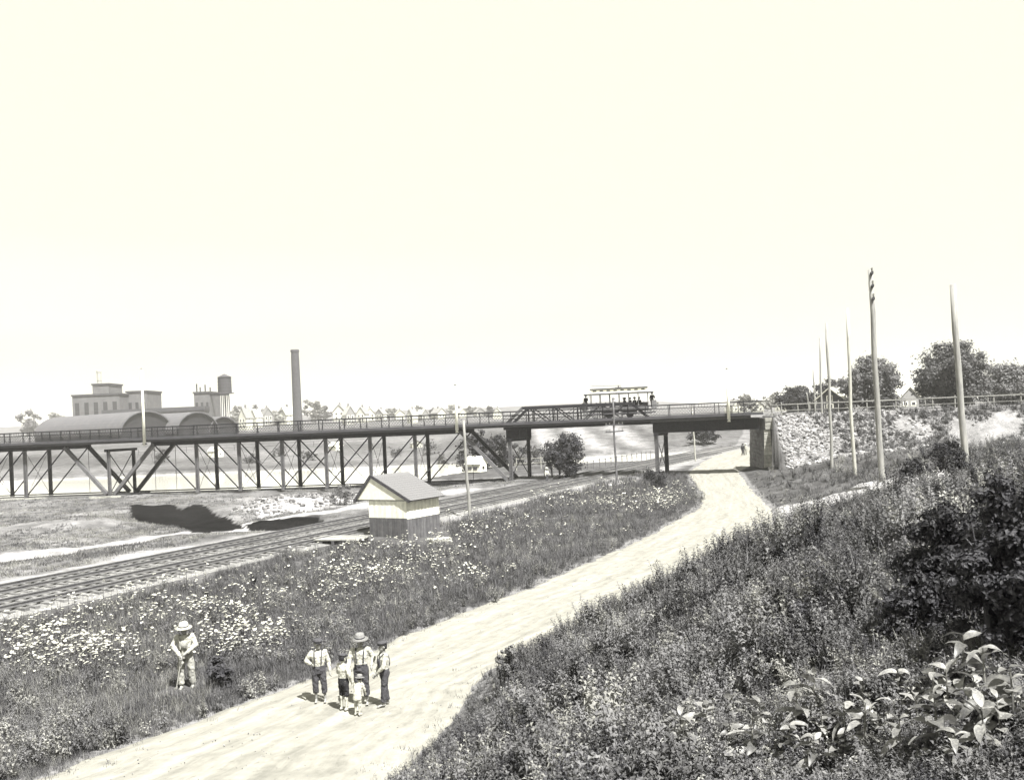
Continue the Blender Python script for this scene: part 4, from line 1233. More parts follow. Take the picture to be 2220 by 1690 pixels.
def person(label, loc, rotz, h, pose=None, shirt=None, legs=None, leg_len=1.0, braces=False, bib=None, hat=None, hatm=None, shoes=None, skin=None, fine=True, group=None, smock=None, sit=False, head_turn=0.0, sleeves=1.0):
    J = {k: Vector(v) for k, v in DEF.items()}
    for k, v in (pose or {}).items(): J[k] = Vector(v)
    J = {k: (v * h if not k.startswith('foot') else v) for k, v in J.items()}
    skin = skin or SKIN
    root = thing('person', label, 'person', loc, rotz, group)
    vox = .0085 if fine else .022
    # ---- body: one fused surface
    m = MB(); hd = J['head']; k = h
    ht = Matrix.Rotation(head_turn, 3, 'Z')
    hv = lambda x, y, z: hd + ht @ Vector((x, y, z)) * k
    m.ellipsoid(hv(0, .004, .012), .054 * k, .064 * k, .066 * k)
    m.ellipsoid(hv(0, -.012, -.03), .042 * k, .05 * k, .05 * k)
    m.capsule(hv(0, -.058, .0), hv(0, -.068, -.018), .007 * k, .011 * k, 8)          # nose
    m.ellipsoid(hv(0, -.052, -.05), .022 * k, .014 * k, .016 * k, 8, 6)               # chin
    m.ellipsoid(hv(0, -.055, -.036), .016 * k, .01 * k, .006 * k, 8, 6)               # lips
    for sx in (-1, 1):
        m.ellipsoid(hv(sx * .056, .006, -.004), .010 * k, .016 * k, .022 * k, 8, 6)   # ears
        m.ellipsoid(hv(sx * .024, -.05, .016), .016 * k, .014 * k, .007 * k, 8, 6)    # brows
    m.capsule(J['neck'] - Vector((0, 0, .03 * k)), hd + Vector((0, .008, -.03)) * k, .034 * k, .031 * k)
    wa, cht, pel = J['waist'], J['chest'], (J['hipL'] + J['hipR']) / 2
    def ring(c, rx, ry, n=16): return [c + Vector((math.cos(a * 6.28319 / n) * rx, math.sin(a * 6.28319 / n) * ry, 0)) for a in range(n)]
    tors = [(pel - Vector((0, 0, .03 * k)), .07, .055), (pel + Vector((0, 0, .02 * k)), .088, .065), (wa, .078, .058), (cht, .100, .068), (J['neck'] - Vector((0, 0, .05 * k)), .085, .052), (J['neck'] - Vector((0, 0, .012 * k)), .04, .036)]
    m.loft([ring(c, rx * k, ry * k) for c, rx, ry in tors])
    for S in 'LR':
        m.capsule(J['sh' + S], J['el' + S], .031 * k, .024 * k); m.capsule(J['el' + S], J['wr' + S], .025 * k, .017 * k)
        m.capsule(J['hip' + S], J['knee' + S], .052 * k, .034 * k); m.capsule(J['knee' + S], J['ank' + S], .035 * k, .02 * k)
        m.ellipsoid(J['knee' + S].lerp(J['ank' + S], .28) + Vector((0, .012 * k, 0)), .03 * k, .032 * k, .06 * k)
        fd = J['foot' + S].normalized()
        an = J['ank' + S]; heel = an + Vector((0, 0, -.022 * k)) - fd * .02 * k
        m.capsule(heel, an + fd * .085 * k + Vector((0, 0, -.032 * k)), .021 * k, .014 * k)
        m.ellipsoid(an + fd * .06 * k + Vector((0, 0, -.033 * k)), .022 * k, .022 * k, .013 * k)
        if fine:
            for t in range(5):
                sd = Vector((-fd.y, fd.x, 0)) * (t - 2) * .0085 * k
                m.capsule(an + fd * .08 * k + sd + Vector((0, 0, -.035 * k)), an + fd * (.108 - .004 * abs(t - 1)) * k + sd + Vector((0, 0, -.037 * k)), .0065 * k, .0055 * k, 6)
        # hand: palm, four bent fingers, thumb from the side of the palm
        wr = J['wr' + S]; ax = (wr - J['el' + S]).normalized()
        sgn = 1 if S == 'L' else -1
        side = ax.cross(Vector((sgn * 1.0, .2, 0))).normalized()                      # across the palm
        nrm = side.cross(ax).normalized()
        pc = wr + ax * .036 * k
        m.capsule(wr, pc + ax * .01 * k, .016 * k, .02 * k, 8)
        for q in (-1, 1): m.capsule(wr + side * q * .006 * k, wr + ax * .05 * k + side * q * .013 * k, .011 * k, .010 * k, 8)
        if fine:
            for f, (off_, ln) in enumerate(((-.019, .036), (-.0065, .042), (.006, .040), (.018, .032))):
                b0_ = wr + ax * .052 * k + side * off_ * k
                b1_ = b0_ + ax * ln * .5 * k + nrm * .004 * k
                b2_ = b1_ + ax * ln * .42 * k + nrm * .014 * k
                m.capsule(b0_, b1_, .0062 * k, .0058 * k, 6); m.capsule(b1_, b2_, .0058 * k, .005 * k, 6)
            t0 = wr + ax * .022 * k + side * -.016 * k; t1 = t0 + (ax * .6 + side * -.75 + nrm * .3).normalized() * .026 * k
            m.capsule(t0, t1, .0085 * k, .0068 * k, 6); m.capsule(t1, t1 + (ax * .9 + side * -.2 + nrm * .3).normalized() * .02 * k, .0068 * k, .0055 * k, 6)
    body = link('body', remesh(m, vox, skin, 2), root)
    for sx in (-1, 1):                                                                # eyes
        if fine: MB().ellipsoid(hv(sx * .022, -.0555, .003), .008 * k, .006 * k, .005 * k, 8, 6).build('eye', HAIR, body, True)
    # ---- hair
    m = MB()
    rings = []
    for z, rx, ry, dy in ((-.035, .050, .045, .022), (-.01, .060, .056, .016), (.02, .062, .068, .008), (.05, .056, .064, .006), (.072, .035, .042, .004), (.082, .01, .012, .004)):
        rings.append([hv(math.cos(a * .3927) * rx, dy + math.sin(a * .3927) * ry * (1 if math.sin(a * .3927) > 0 else (.35 if z < .03 else .95)), z) for a in range(16)])
    m.loft(rings).build('hair', HAIR, root, True)
    # ---- clothing
    g_ = 1.12
    cv = .014 if fine else .026
    if shirt:
        m = MB()
        low = [(pel + Vector((0, 0, .0)), .095, .075), (wa, .096, .074), (cht, .114, .082), (J['neck'] - Vector((0, 0, .048 * k)), .100, .062), (J['neck'] - Vector((0, 0, .008 * k)), .046, .042)]
        if smock: low[0] = (pel - Vector((0, 0, smock * k)), .125, .105)
        m.loft([ring(c, rx * k, ry * k) for c, rx, ry in low])
        for S in 'LR':
            m.capsule(J['sh' + S] + Vector((0, 0, -.004 * k)), J['el' + S], .043 * k, .036 * k)
            e_ = J['el' + S].lerp(J['wr' + S], .92 * sleeves)
            m.capsule(J['el' + S], e_, .036 * k, .028 * k)
        link('shirt', remesh(m, cv, shirt, 3, +.024 * k if fine else 0), root)
    if legs:
        m = MB()
        m.loft([ring(c, rx * k, ry * k) for c, rx, ry in ((pel - Vector((0, 0, .055 * k)), .085, .072), (pel - Vector((0, 0, .01 * k)), .103, .082), (pel + Vector((0, 0, .045 * k)), .100, .079), (wa + Vector((0, 0, -.012 * k)), .099, .078))])
        for S in 'LR':
            e_ = J['knee' + S].lerp(J['ank' + S], leg_len)
            m.capsule(J['hip' + S] - Vector((0, 0, .01 * k)), J['knee' + S], .064 * k, .05 * k)
            if leg_len > 0: m.tube([J['knee' + S] + Vector((0, 0, .02 * k)), J['knee' + S].lerp(e_, .5), e_], [.05 * k, .048 * k, .046 * k], 12)
        tr_ = link('trousers', remesh(m, cv, legs, 3, +.024 * k if fine else 0), root)
        if bib:
            q = [cht + Vector((x * k, (-.094 + .1 * abs(x) * abs(x) * 30) * k, z * k)) for z in (-.13, -.06, .012) for x in (-.055, -.028, 0, .028, .055)]
            mm = MB().add(q, [(i * 5 + j, i * 5 + j + 1, i * 5 + j + 6, i * 5 + j + 5) for i in range(2) for j in range(4)])
            ob = mm.build('bib', legs, root, True)
            sm = ob.modifiers.new('thick', 'SOLIDIFY'); sm.thickness = .012 * k
            braces = True
        if braces:
            for sx in (-1, 1):
                fpts = [cht + Vector((sx * .05, -.088, -.12)) * k, cht + Vector((sx * .054, -.092, -.02)) * k, cht + Vector((sx * .058, -.078, .045)) * k, cht + Vector((sx * .062, -.02, .092)) * k,
                        cht + Vector((sx * .055, .06, .06)) * k, cht + Vector((sx * .03, .092, -.02)) * k, cht + Vector((sx * .02, .088, -.12)) * k]
                mm = MB()
                for a_, b2 in zip(fpts[:-1], fpts[1:]): mm.beam(a_, b2, .016 * k, .008 * k, up=(0, -1, .2))
                mm.build('brace', CLOTH_DARK if not bib else legs, root)
    # ---- headgear
    if hat == 'straw':
        mm = MB(); c_ = hv(0, 0, .035)
        mm.lathe([(.125 * k, -.016 * k), (.128 * k, -.010 * k), (.075 * k, .004 * k), (.068 * k, .05 * k), (.058 * k, .068 * k), (.03 * k, .074 * k)], (0, 0, 0), 22, 1.0, 1.08)
        o = mm.build('hat', hatm or STRAW, root, True); o.location = c_; o.rotation_euler = (.12, 0, 0)
        bd = MB().lathe([(.0775 * k, .005 * k), (.0735 * k, .022 * k)], (0, 0, 0), 22, 1.0, 1.08).build('hat_band', CLOTH_DARK, o, True)
    elif hat == 'cap':
        mm = MB()
        mm.loft([[Vector((math.cos(a * .3927) * rx, dy + math.sin(a * .3927) * ry, z)) * k for a in range(16)] for z, rx, ry, dy in ((-.012, .064, .072, 0), (.012, .078, .086, -.004), (.03, .074, .082, -.004), (.044, .04, .046, 0))])
        o = mm.build('cap', hatm or CLOTH_DARK, root, True); o.location = hv(0, 0, .045); o.rotation_euler = (.1, 0, head_turn)
        vz = []
        for z in (0, .006):
            for a in range(9):
                t = math.pi + math.pi * a / 8
                vz.append(Vector((math.cos(t) * .055, -.045 + math.sin(t) * .055, -.012 + z)) * k)
        MB().add(vz, [tuple(range(9)), tuple(range(17, 8, -1))] + [(a, a + 9, a + 10, a + 1) for a in range(8)]).build('visor', hatm or CLOTH_DARK, o)
    if shoes:
        for S in 'LR':
            fd = J['foot' + S].normalized(); an = J['ank' + S]
            mm = MB().capsule(an - fd * .02 * k + Vector((0, 0, -.02 * k)), an + fd * .09 * k + Vector((0, 0, -.028 * k)), .03 * k, .024 * k)
            mm.capsule(an + Vector((0, 0, -.02 * k)), an + Vector((0, 0, .02 * k)), .03 * k, .028 * k)
            link('shoe', remesh(mm, .012, shoes, 2), root)
    return root
def on_road(px, py):
    x, y = flat(px, py)
    return Vector((x, y, .035))
person('boy in dark cap, white shirt and braces, hand on his hip, leftmost on the road', on_road(694, 1522), .15, 1.42, dict(elR=(-.20, .02, .66), wrR=(-.115, -.085, .63), elL=(.16, .02, .63), wrL=(.175, -.03, .48), ankL=(.085, -.01, .045), kneeL=(.075, -.015, .285)),
       CLOTH_WHITE, CLOTH_GREY, .62, braces=True, hat='cap', hatm=CLOTH_GREY, skin=SKIN, head_turn=.35)
person('small boy in black knee breeches and pale shirt seen from behind', on_road(747, 1541), 2.5, 1.24, dict(elL=(.15, -.02, .65), wrL=(.10, -.10, .60), elR=(-.155, .0, .64), wrR=(-.14, -.06, .52)),
       CLOTH_WHITE, CLOTH_BLACK, .12, hat='cap', hatm=CLOTH_GREY, skin=SKIN_PALE)
person('tallest boy in a straw hat, white shirt and dark trousers, facing the camera', on_road(786, 1527), .05, 1.55, dict(elL=(.185, .03, .665), wrL=(.165, -.06, .57), elR=(-.165, .0, .66), wrR=(-.16, -.10, .58), ankL=(.075, 0, .045)),
       CLOTH_WHITE, CLOTH_GREY, .7, braces=True, hat='straw', hatm=STRAW, skin=SKIN)
person('smallest child in a straw hat and long pale smock, bending forward', on_road(776, 1552), 2.75, .86, dict(neck=(0, -.10, .80), head=(0, -.15, .89), chest=(0, -.07, .70), waist=(0, -.02, .60), shL=(.11, -.09, .77), shR=(-.11, -.09, .77), elL=(.14, -.13, .62), wrL=(.12, -.19, .52), elR=(-.14, -.13, .62), wrR=(-.12, -.19, .52)),
       CLOTH_WHITE, CLOTH_WHITE, .25, hat='straw', hatm=STRAW, skin=SKIN_PALE, smock=.12)
person('boy in grey overalls and cap, standing sideways, rightmost on the road', on_road(836, 1530), -1.15, 1.42, dict(elL=(.13, -.05, .63), wrL=(.06, -.13, .53), elR=(-.13, -.02, .63), wrR=(-.09, -.11, .50), kneeL=(.055, -.03, .285), ankL=(.06, -.05, .045), ankR=(-.06, .05, .045), kneeR=(-.055, .015, .285)),
       CLOTH_WHITE, CLOTH_GREY, .93, bib=True, hat='cap', hatm=CLOTH_GREY, skin=SKIN)
mg = G(405, 1490)
man = person('man in wide straw hat and pale overalls bowed over a hoe in the meadow', mg, .12, 1.66, dict(head=(.0, -.05, .91), neck=(0, -.02, .825), elL=(.17, -.02, .65), wrL=(.05, -.15, .565), elR=(-.18, -.02, .655), wrR=(-.045, -.16, .53), kneeL=(.085, -.02, .285), ankL=(.095, .0, .045), kneeR=(-.07, -.04, .285), ankR=(-.06, -.06, .045)),
             CLOTH_WHITE, CLOTH_LIGHT, .9, bib=True, hat='straw', hatm=STRAW_PALE, skin=SKIN, shoes=CLOTH_LIGHT)
hoe = thing('garden_hoe', 'long wooden hoe held by the man in the meadow', 'hoe', mg + Vector((-.1, -.30, 0)), 0)
MB().tube([(-.06, 0, .04), (.13, .03, 1.0)], [.014, .013], 8).build('handle', WOOD_PALE, hoe)
MB().beam((-.07, -.08, .03), (-.05, .08, .05), .02, .12).build('blade', STEEL, hoe)
# far figures beyond the bridge
fx, fy = flat(1611, 988)
person('distant figure in dark clothes walking on the road beyond the abutment', (fx, fy, .03), .3, 1.72, dict(ankL=(.06, -.07, .05), ankR=(-.06, .08, .05)), CLOTH_BLACK, CLOTH_BLACK, .9, hat='cap', hatm=CLOTH_BLACK, fine=False)
fx, fy = flat(1621, 987)
person('distant figure in a white shirt beside the dark walker beyond the abutment', (fx, fy + 1, .03), -.4, 1.65, None, CLOTH_WHITE, CLOTH_LIGHT, .9, hat='straw', hatm=STRAW_PALE, fine=False)
fg = G(1186, 1046)
person('figure in a white shirt beside the track left of the round bush', fg, .8, 1.5, dict(elL=(.15, -.04, .64), wrL=(.12, -.12, .56)), CLOTH_WHITE, CLOTH_DARK, .9, hat='straw', hatm=STRAW_PALE, fine=False)
# riders on the streetcar
SITP = dict(kneeL=(.06, -.22, .47), kneeR=(-.06, -.22, .47), ankL=(.06, -.23, .22), ankR=(-.06, -.23, .22), elL=(.15, -.06, .62), wrL=(.08, -.16, .55), elR=(-.15, -.06, .62), wrR=(-.08, -.16, .55))
riders = [(-.16, -.55, 'in the third bench of the streetcar'), (.12, -.6, 'leaning together in the middle bench of the streetcar'), (.14, .1, 'behind the middle bench rider of the streetcar'), (.28, -.5, 'right of the middle in the streetcar'), (.40, -.55, 'on the fourth occupied bench of the streetcar'), (.52, -.5, 'nearest the rear panel of the streetcar')]
for i, (f, y, lab) in enumerate(riders):
    x = f * hl + .06
    X = Vector((x, y, 0)); X.rotate(Matrix.Rotation(-BR_A, 3, 'Z'))
    person('seated dark rider ' + lab, Vector((cxw, cyw, DECK + .06)) + X + Vector((0, 0, .46)), -BR_A - math.pi / 2 + .2 * i, 1.66, SITP, CLOTH_BLACK, CLOTH_BLACK, .9, hat='cap' if i % 2 else 'straw', hatm=CLOTH_BLACK if i % 2 else CLOTH_DARK, fine=False, group='streetcar riders')
for sx, lab in ((-1, 'motorman standing on the front platform of the streetcar'), (1, 'conductor standing on the rear platform of the streetcar')):
    X = Vector((sx * (hl - .5), -.3, 0)); X.rotate(Matrix.Rotation(-BR_A, 3, 'Z'))
    person(lab, Vector((cxw, cyw, DECK + .06)) + X + Vector((0, 0, .92)), -BR_A + sx * .5, 1.66, dict(elL=(.17, -.05, .66), wrL=(.1, -.14, .6)), CLOTH_BLACK, CLOTH_BLACK, .9, hat='cap', hatm=CLOTH_BLACK, fine=False, group='streetcar crew')
# ================================================================== VEGETATION
def proto(name, mb, material):
    o = bpy.data.objects.new(name, mb.mesh(name, material)); return o
def blade(m, rnd, base, az, lean, l, w, n=3):
    d = Vector((math.cos(az), math.sin(az), 0)); s = Vector((-d.y, d.x, 0)) * w * .5
    pts = []
    for i in range(n + 1):
        t = i / n
        c = base + d * (lean * t * t) + Vector((0, 0, l * (t - .25 * lean / max(l, .01) * t * t)))
        k = (1 - t) ** .7 if i < n else 0.02
        pts += [c - s * k, c + s * k]
    m.add(pts, [(i * 2, i * 2 + 1, i * 2 + 3, i * 2 + 2) for i in range(n)])
def leaf(m, base, d, up, l, w, droop=.3):
    d = d.normalized(); s = d.cross(up).normalized()
    if s.length < .1: s = Vector((1, 0, 0))
    u = s.cross(d).normalized()
    mid = base + d * l * .5 + u * l * .12
    tip = base + d * l - Vector((0, 0, droop * l))
    m.add([base, mid - s * w * .5 + u * w * .12, mid - u * w * .05, mid + s * w * .5 + u * w * .12, tip], [(0, 2, 1), (0, 3, 2), (1, 2, 4), (2, 3, 4)])
def tuft(seed, nb, h, spread, w):
    rnd = random.Random(seed); m = MB()
    for _ in range(nb):
        a = rnd.uniform(0, 6.28); r = spread * rnd.random() ** .5
        b_ = Vector((math.cos(a) * r, math.sin(a) * r, -.03))
        blade(m, rnd, b_, rnd.uniform(0, 6.28), h * rnd.uniform(.1, .6), h * rnd.uniform(.5, 1.1), w * rnd.uniform(.7, 1.2))
    return m
def weed(seed, h, nl, ll, lw, spread, stems=3):
    rnd = random.Random(seed); m = MB()
    for s in range(stems):
        a = rnd.uniform(0, 6.28); top = Vector((math.cos(a) * spread * rnd.uniform(.2, 1), math.sin(a) * spread * rnd.uniform(.2, 1), h * rnd.uniform(.7, 1.05)))
        base = Vector((math.cos(a) * .04, math.sin(a) * .04, -.05))
        m.tube([base, base.lerp(top, .5) + Vector((0, 0, .05 * h)), top], [.008, .006, .003], 3, False)
        for k in range(nl):
            t = .15 + .85 * (k + rnd.random()) / nl
            p = base.lerp(top, t); az = k * 2.4 + rnd.uniform(-.4, .4)
            d = Vector((math.cos(az), math.sin(az), rnd.uniform(-.1, .7)))
            sz = (1.1 - .6 * t) * rnd.uniform(.7, 1.2)
            leaf(m, p, d, Vector((0, 0, 1)), ll * sz, lw * sz, rnd.uniform(.1, .5))
    return m
def umbel(seed, h, r):
    """white flat-topped wild flower on a thin stalk"""
    rnd = random.Random(seed); m = MB(); st = MB()
    m2 = MB()
    heads = [(0, 0, h, r)] + [(rnd.uniform(-.16, .16), rnd.uniform(-.16, .16), h * rnd.uniform(.75, .95), r * rnd.uniform(.5, .8)) for _ in range(rnd.choice((0, 1, 1, 2)))]
    for x, y, z, rr in heads:
        tx, ty = rnd.uniform(-.35, .25), rnd.uniform(-.45, .15)
        c = Vector((x, y, z)); n = 9
        q = [c + Vector((0, 0, rr * .22))]
        for k in range(n):
            a = k * 6.28319 / n; q_ = rr * rnd.uniform(.78, 1.12)
            q.append(c + Vector((math.cos(a) * q_, math.sin(a) * q_, rr * rnd.uniform(-.12, .1) + (math.cos(a) * tx + math.sin(a) * ty) * rr)))
        m2.add(q, [(0, 1 + k, 1 + (k + 1) % n) for k in range(n)])
    return m2
def stalk(seed, h):
    rnd = random.Random(seed); m = MB()
    m.tube([(0, 0, -.05), (.02, .01, h * .5), (0, 0, h)], [.006, .005, .004], 3, False)
    for k in range(4):
        az = rnd.uniform(0, 6.28)
        leaf(m, Vector((0, 0, h * rnd.uniform(.1, .6))), Vector((math.cos(az), math.sin(az), .3)), Vector((0, 0, 1)), .16, .05)
    return m

def scatter(name, label, cat, pts, scl, protos, tilt=.12, idx=None):
    pts = np.asarray(pts, float); n = len(pts)
    me = bpy.data.meshes.new(name); me.vertices.add(n); me.vertices.foreach_set('co', pts.ravel())
    rot = np.stack([RNG.normal(0, tilt, n), RNG.normal(0, tilt, n), RNG.uniform(0, 6.28, n)], -1)
    a = me.attributes.new('rot', 'FLOAT_VECTOR', 'POINT'); a.data.foreach_set('vector', rot.ravel().astype(np.float32))
    a = me.attributes.new('scl', 'FLOAT', 'POINT'); a.data.foreach_set('value', np.asarray(scl, np.float32))
    ii = RNG.integers(0, len(protos), n) if idx is None else idx
    a = me.attributes.new('idx', 'INT', 'POINT'); a.data.foreach_set('value', ii.astype(np.int32))
    me.update()
    o = link(name, me); tag(o, label, cat, kind='stuff')
    col = bpy.data.collections.new(name + '_kinds')
    for i, p in enumerate(protos):
        p.name = '%02d_%s' % (i, p.name); col.objects.link(p)
    ng = bpy.data.node_groups.new(name, 'GeometryNodeTree')
    ng.interface.new_socket('Geometry', in_out='INPUT', socket_type='NodeSocketGeometry')
    ng.interface.new_socket('Geometry', in_out='OUTPUT', socket_type='NodeSocketGeometry')
    N, L = ng.nodes, ng.links
    gi, go = N.new('NodeGroupInput'), N.new('NodeGroupOutput')
    ci = N.new('GeometryNodeCollectionInfo'); ci.inputs['Collection'].default_value = col
    ci.inputs['Separate Children'].default_value = True; ci.inputs['Reset Children'].default_value = True
    ip = N.new('GeometryNodeInstanceOnPoints'); ip.inputs['Pick Instance'].default_value = True
    def attr(nm, ty):
        q = N.new('GeometryNodeInputNamedAttribute'); q.data_type = ty; q.inputs['Name'].default_value = nm; return q.outputs['Attribute']
    L.new(gi.outputs[0], ip.inputs['Points']); L.new(ci.outputs[0], ip.inputs['Instance'])
    L.new(attr('idx', 'INT'), ip.inputs['Instance Index']); L.new(attr('rot', 'FLOAT_VECTOR'), ip.inputs['Rotation']); L.new(attr('scl', 'FLOAT'), ip.inputs['Scale'])
    L.new(ip.outputs[0], go.inputs[0])
    md = o.modifiers.new('scatter', 'NODES'); md.node_group = ng
    return o

spots = []
_r = random.Random(3)
while len(spots) < 34:
    q = (_r.uniform(1330, 2200), _r.uniform(1470, 1665))
    if q[1] < 1470 + (2200 - q[0]) * .12: continue
    if all(math.hypot(q[0] - a, q[1] - b) > 48 for a, b in spots): spots.append(q)
spots.sort()
PLANTS = [G(px, py + 45) for px, py in spots]

def zones(n, ylo, yhi, pw=1.6):
    """random ground points, denser near the camera; returns X, Y inside the field of view plus a margin"""
    t = RNG.random(n)
    Y = (ylo ** (1 - pw) + t * (yhi ** (1 - pw) - ylo ** (1 - pw))) ** (1 / (1 - pw)) if pw != 1 else ylo * (yhi / ylo) ** t
    u = RNG.uniform(-.63, .63, n)
    return u * (Y + 2), Y
def keep(X, Y, zone):
    dr = bank_d(X, Y); dl = polydist(X, Y, ROAD_L); to = track_off(X, Y)
    pd = np.abs(polydist(X, Y, PATH_R))
    sb, tb_ = br_local(X, Y)
    edge = .18 * wnoise(X, Y, 1.7, 1)
    if zone == 'meadow': k = (dl < -.05 + edge) & (to > 4.4 + 1.2 * wnoise(X, Y, .3, 5)) & (Y < 97)
    elif zone == 'bank': k = (dr > .1 + edge) & (pd > 1.7) & (sb < 400) & (Y < 88) & ~((sb > S_ABUT + 1) & (tb_ > -8.5))
    elif zone == 'left': k = (to < -5.5 + wnoise(X, Y, .3, 2)) & (Y < 106) & (np.abs(polydist(X, Y, FOOT) - .9) > 3.2)
    if zone == 'left':
        for c in CUT_SHADE: k &= ~inpoly(X, Y, c)
        k &= ~inpoly(X, Y, RUBBLE)
    # keep clear of the shed, the platform and the camera
    k &= ~((np.abs(X - (gx_ - .3)) < 2.6) & (np.abs(Y - (gy_ + 1.2)) < 2.6))
    k &= np.hypot(X, Y) > 3.0
    if zone == 'meadow': k &= ~((np.abs(X - mg.x) < .55) & (Y < mg.y + .25) & (Y > mg.y - 1.5))
    if zone == 'bank':
        for q in PLANTS: k &= (np.hypot(X - q.x, Y - q.y) > .1)
    return k

GT = [proto('tuft', tuft(i, 22, .36, .2, .016), GRASS) for i in range(4)]
GS = [proto('short_tuft', tuft(20 + i, 20, .24, .22, .016), GRASS) for i in range(3)]
GP = [proto('dry_tuft', tuft(40 + i, 18, .42, .2, .014), GRASS_PALE) for i in range(3)]
WD = [proto('weed', weed(60 + i, .6, 12, .15, .06, .25, 4), LEAF) for i in range(4)] + [proto('pale_weed', weed(70 + i, .55, 12, .16, .07, .25, 4), LEAF_PALE) for i in range(2)]

# ---- meadow between railway and road
X, Y = zones(60000, 15, 97, 1.25); k = keep(X, Y, 'meadow'); X, Y = X[k], Y[k]
pts = np.stack([X, Y, terrain(X, Y)], -1)
dl = polydist(X, Y, ROAD_L)
sc_ = RNG.uniform(.65, 1.25, len(X)) * (1 + .35 * wnoise(X, Y, .5, 3)) * np.clip(.45 - dl * .35, .45, 1.0) * (1 + .012 * np.maximum(Y - 30, 0))
ii = RNG.integers(0, 4, len(X))
pale = (wnoise(X, Y, .28, 4) + .5 * RNG.normal(0, 1, len(X)) > 1.15) | ((X < -.34 * Y) & (RNG.random(len(X)) < .3))
ii = np.where(pale, 4 + ii % 3, ii)
scatter('meadow_grass', 'tall grass of the meadow between the railway and the road', 'grass', pts, sc_, GT + GP, idx=ii)
X, Y = zones(9000, 15, 95, 1.3); k = keep(X, Y, 'meadow') & (wnoise(X, Y, .4, 2) > -.15); X, Y = X[k], Y[k]
scatter('meadow_weeds', 'leafy weeds scattered through the meadow', 'weeds', np.stack([X, Y, terrain(X, Y)], -1), RNG.uniform(.5, 1.1, len(X)), WD)

# ---- white wild flowers
UM = [proto('flower_head', umbel(i, .50 + .04 * i, .036 + .005 * (i % 4)), PETAL) for i in range(6)]
SK = [proto('flower_stalk', stalk(i, .50 + .04 * i), GRASS) for i in range(6)]
cl = [(300, 1330, 260, 60, 1.0), (230, 1420, 160, 60, 1.0), (560, 1400, 180, 45, 1.2), (470, 1330, 200, 40, .6), (760, 1250, 170, 45, .8), (900, 1220, 200, 40, .8), (1080, 1150, 230, 40, .9), (1300, 1090, 240, 30, 1.5), (1420, 1095, 110, 26, 1.1),
      (620, 1290, 220, 40, .5), (1000, 1270, 220, 40, .25), (80, 1400, 120, 90, .8), (860, 1190, 160, 26, .7), (350, 1280, 170, 24, .5)]
fx, fy = [], []
for (px, py, wx_, wy_, den) in cl:
    for _ in range(int(430 * den)):
        q = (px + RNG.normal(0, .45) * wx_, py + RNG.normal(0, .45) * wy_)
        if q[1] < 1055: continue
        a_ = flat(*q); fx.append(a_[0]); fy.append(a_[1])
fx, fy = np.array(fx), np.array(fy); k = keep(fx, fy, 'meadow') & (fy > 14) & (wnoise(fx, fy, .85, 3) + .35 * RNG.normal(0, 1, len(fx)) > -.05); fx, fy = fx[k], fy[k]
bxx, byy = zones(2400, 16, 90, 1.6); kb = keep(bxx, byy, 'bank') & (wnoise(bxx, byy, .5, 3) > .35); pass
pts = np.stack([fx, fy, terrain(fx, fy)], -1); fs = RNG.uniform(.55, 1.35, len(fx)) * (1 + .006 * np.maximum(fy - 25, 0))
ii = RNG.integers(0, 6, len(fx)); st_ = RNG.bit_generator.state
scatter('wild_flower_stalks', 'thin green stalks of the white wild flowers', 'stalks', pts, fs, SK, tilt=0.0, idx=ii)
scatter('wild_flowers', 'white flat-topped wild flowers dotting the meadow', 'flowers', pts, fs, UM, tilt=0.0, idx=ii)

# ---- the right bank: weeds, brambles, grass
X, Y = zones(26000, 3.2, 88, 1.35); k = keep(X, Y, 'bank'); X, Y = X[k], Y[k]
BK = [proto('bramble', weed(100 + i, .5, 18, .13, .06, .38, 6), LEAF) for i in range(4)] + [proto('pale_bramble', weed(110 + i, .5, 16, .14, .065, .35, 5), LEAF_PALE) for i in range(2)] + [proto('dark_bramble', weed(120 + i, .55, 18, .12, .06, .35, 6), LEAF_DARK) for i in range(2)]
corner = 1 - .42 * sstep(11.5, 9.5, Y) * sstep(.12, .25, X / Y)
ramp = np.clip(.34 + bank_d(X, Y) * .26, .34, 1.0) * corner * (1 - .5 * sstep(5.5, 3.0, np.abs(polydist(X, Y, PATH_R))))
sc_ = RNG.uniform(.5, 1.15, len(X)) * (1 + .35 * wnoise(X, Y, .7, 2)) * np.clip(.35 + .16 * Y, .45, 1.0) * ramp
nz_ = 1.15 * wnoise(X, Y, .55, 5) + .45 * RNG.normal(0, 1, len(X))
ii = np.where(nz_ > .75, 4 + RNG.integers(0, 2, len(X)), np.where(nz_ < -.8, 6 + RNG.integers(0, 2, len(X)), RNG.integers(0, 4, len(X))))
scatter('bank_weeds', 'tangled leafy weeds covering the bank right of the road', 'weeds', np.stack([X, Y, terrain(X, Y)], -1), sc_, BK, tilt=.2, idx=ii)
X, Y = zones(26000, 3.2, 88, 1.35); k = keep(X, Y, 'bank'); X, Y = X[k], Y[k]
sc_ = RNG.uniform(.6, 1.3, len(X)) * np.clip(.35 + .16 * Y, .5, 1.1) * np.clip(.35 + bank_d(X, Y) * .25, .35, 1.0) * (1 - .4 * sstep(11.5, 9.5, Y) * sstep(.12, .25, X / Y))
ii = np.where((wnoise(X, Y, .5, 1) > .3) & (RNG.random(len(X)) < .6), 4 + RNG.integers(0, 3, len(X)), RNG.integers(0, 4, len(X)))
GT2 = [proto('bank_tuft', tuft(140 + i, 20, .38, .22, .015), GRASS) for i in range(4)] + [proto('bank_dry_tuft', tuft(150 + i, 16, .42, .2, .013), GRASS_PALE) for i in range(3)]
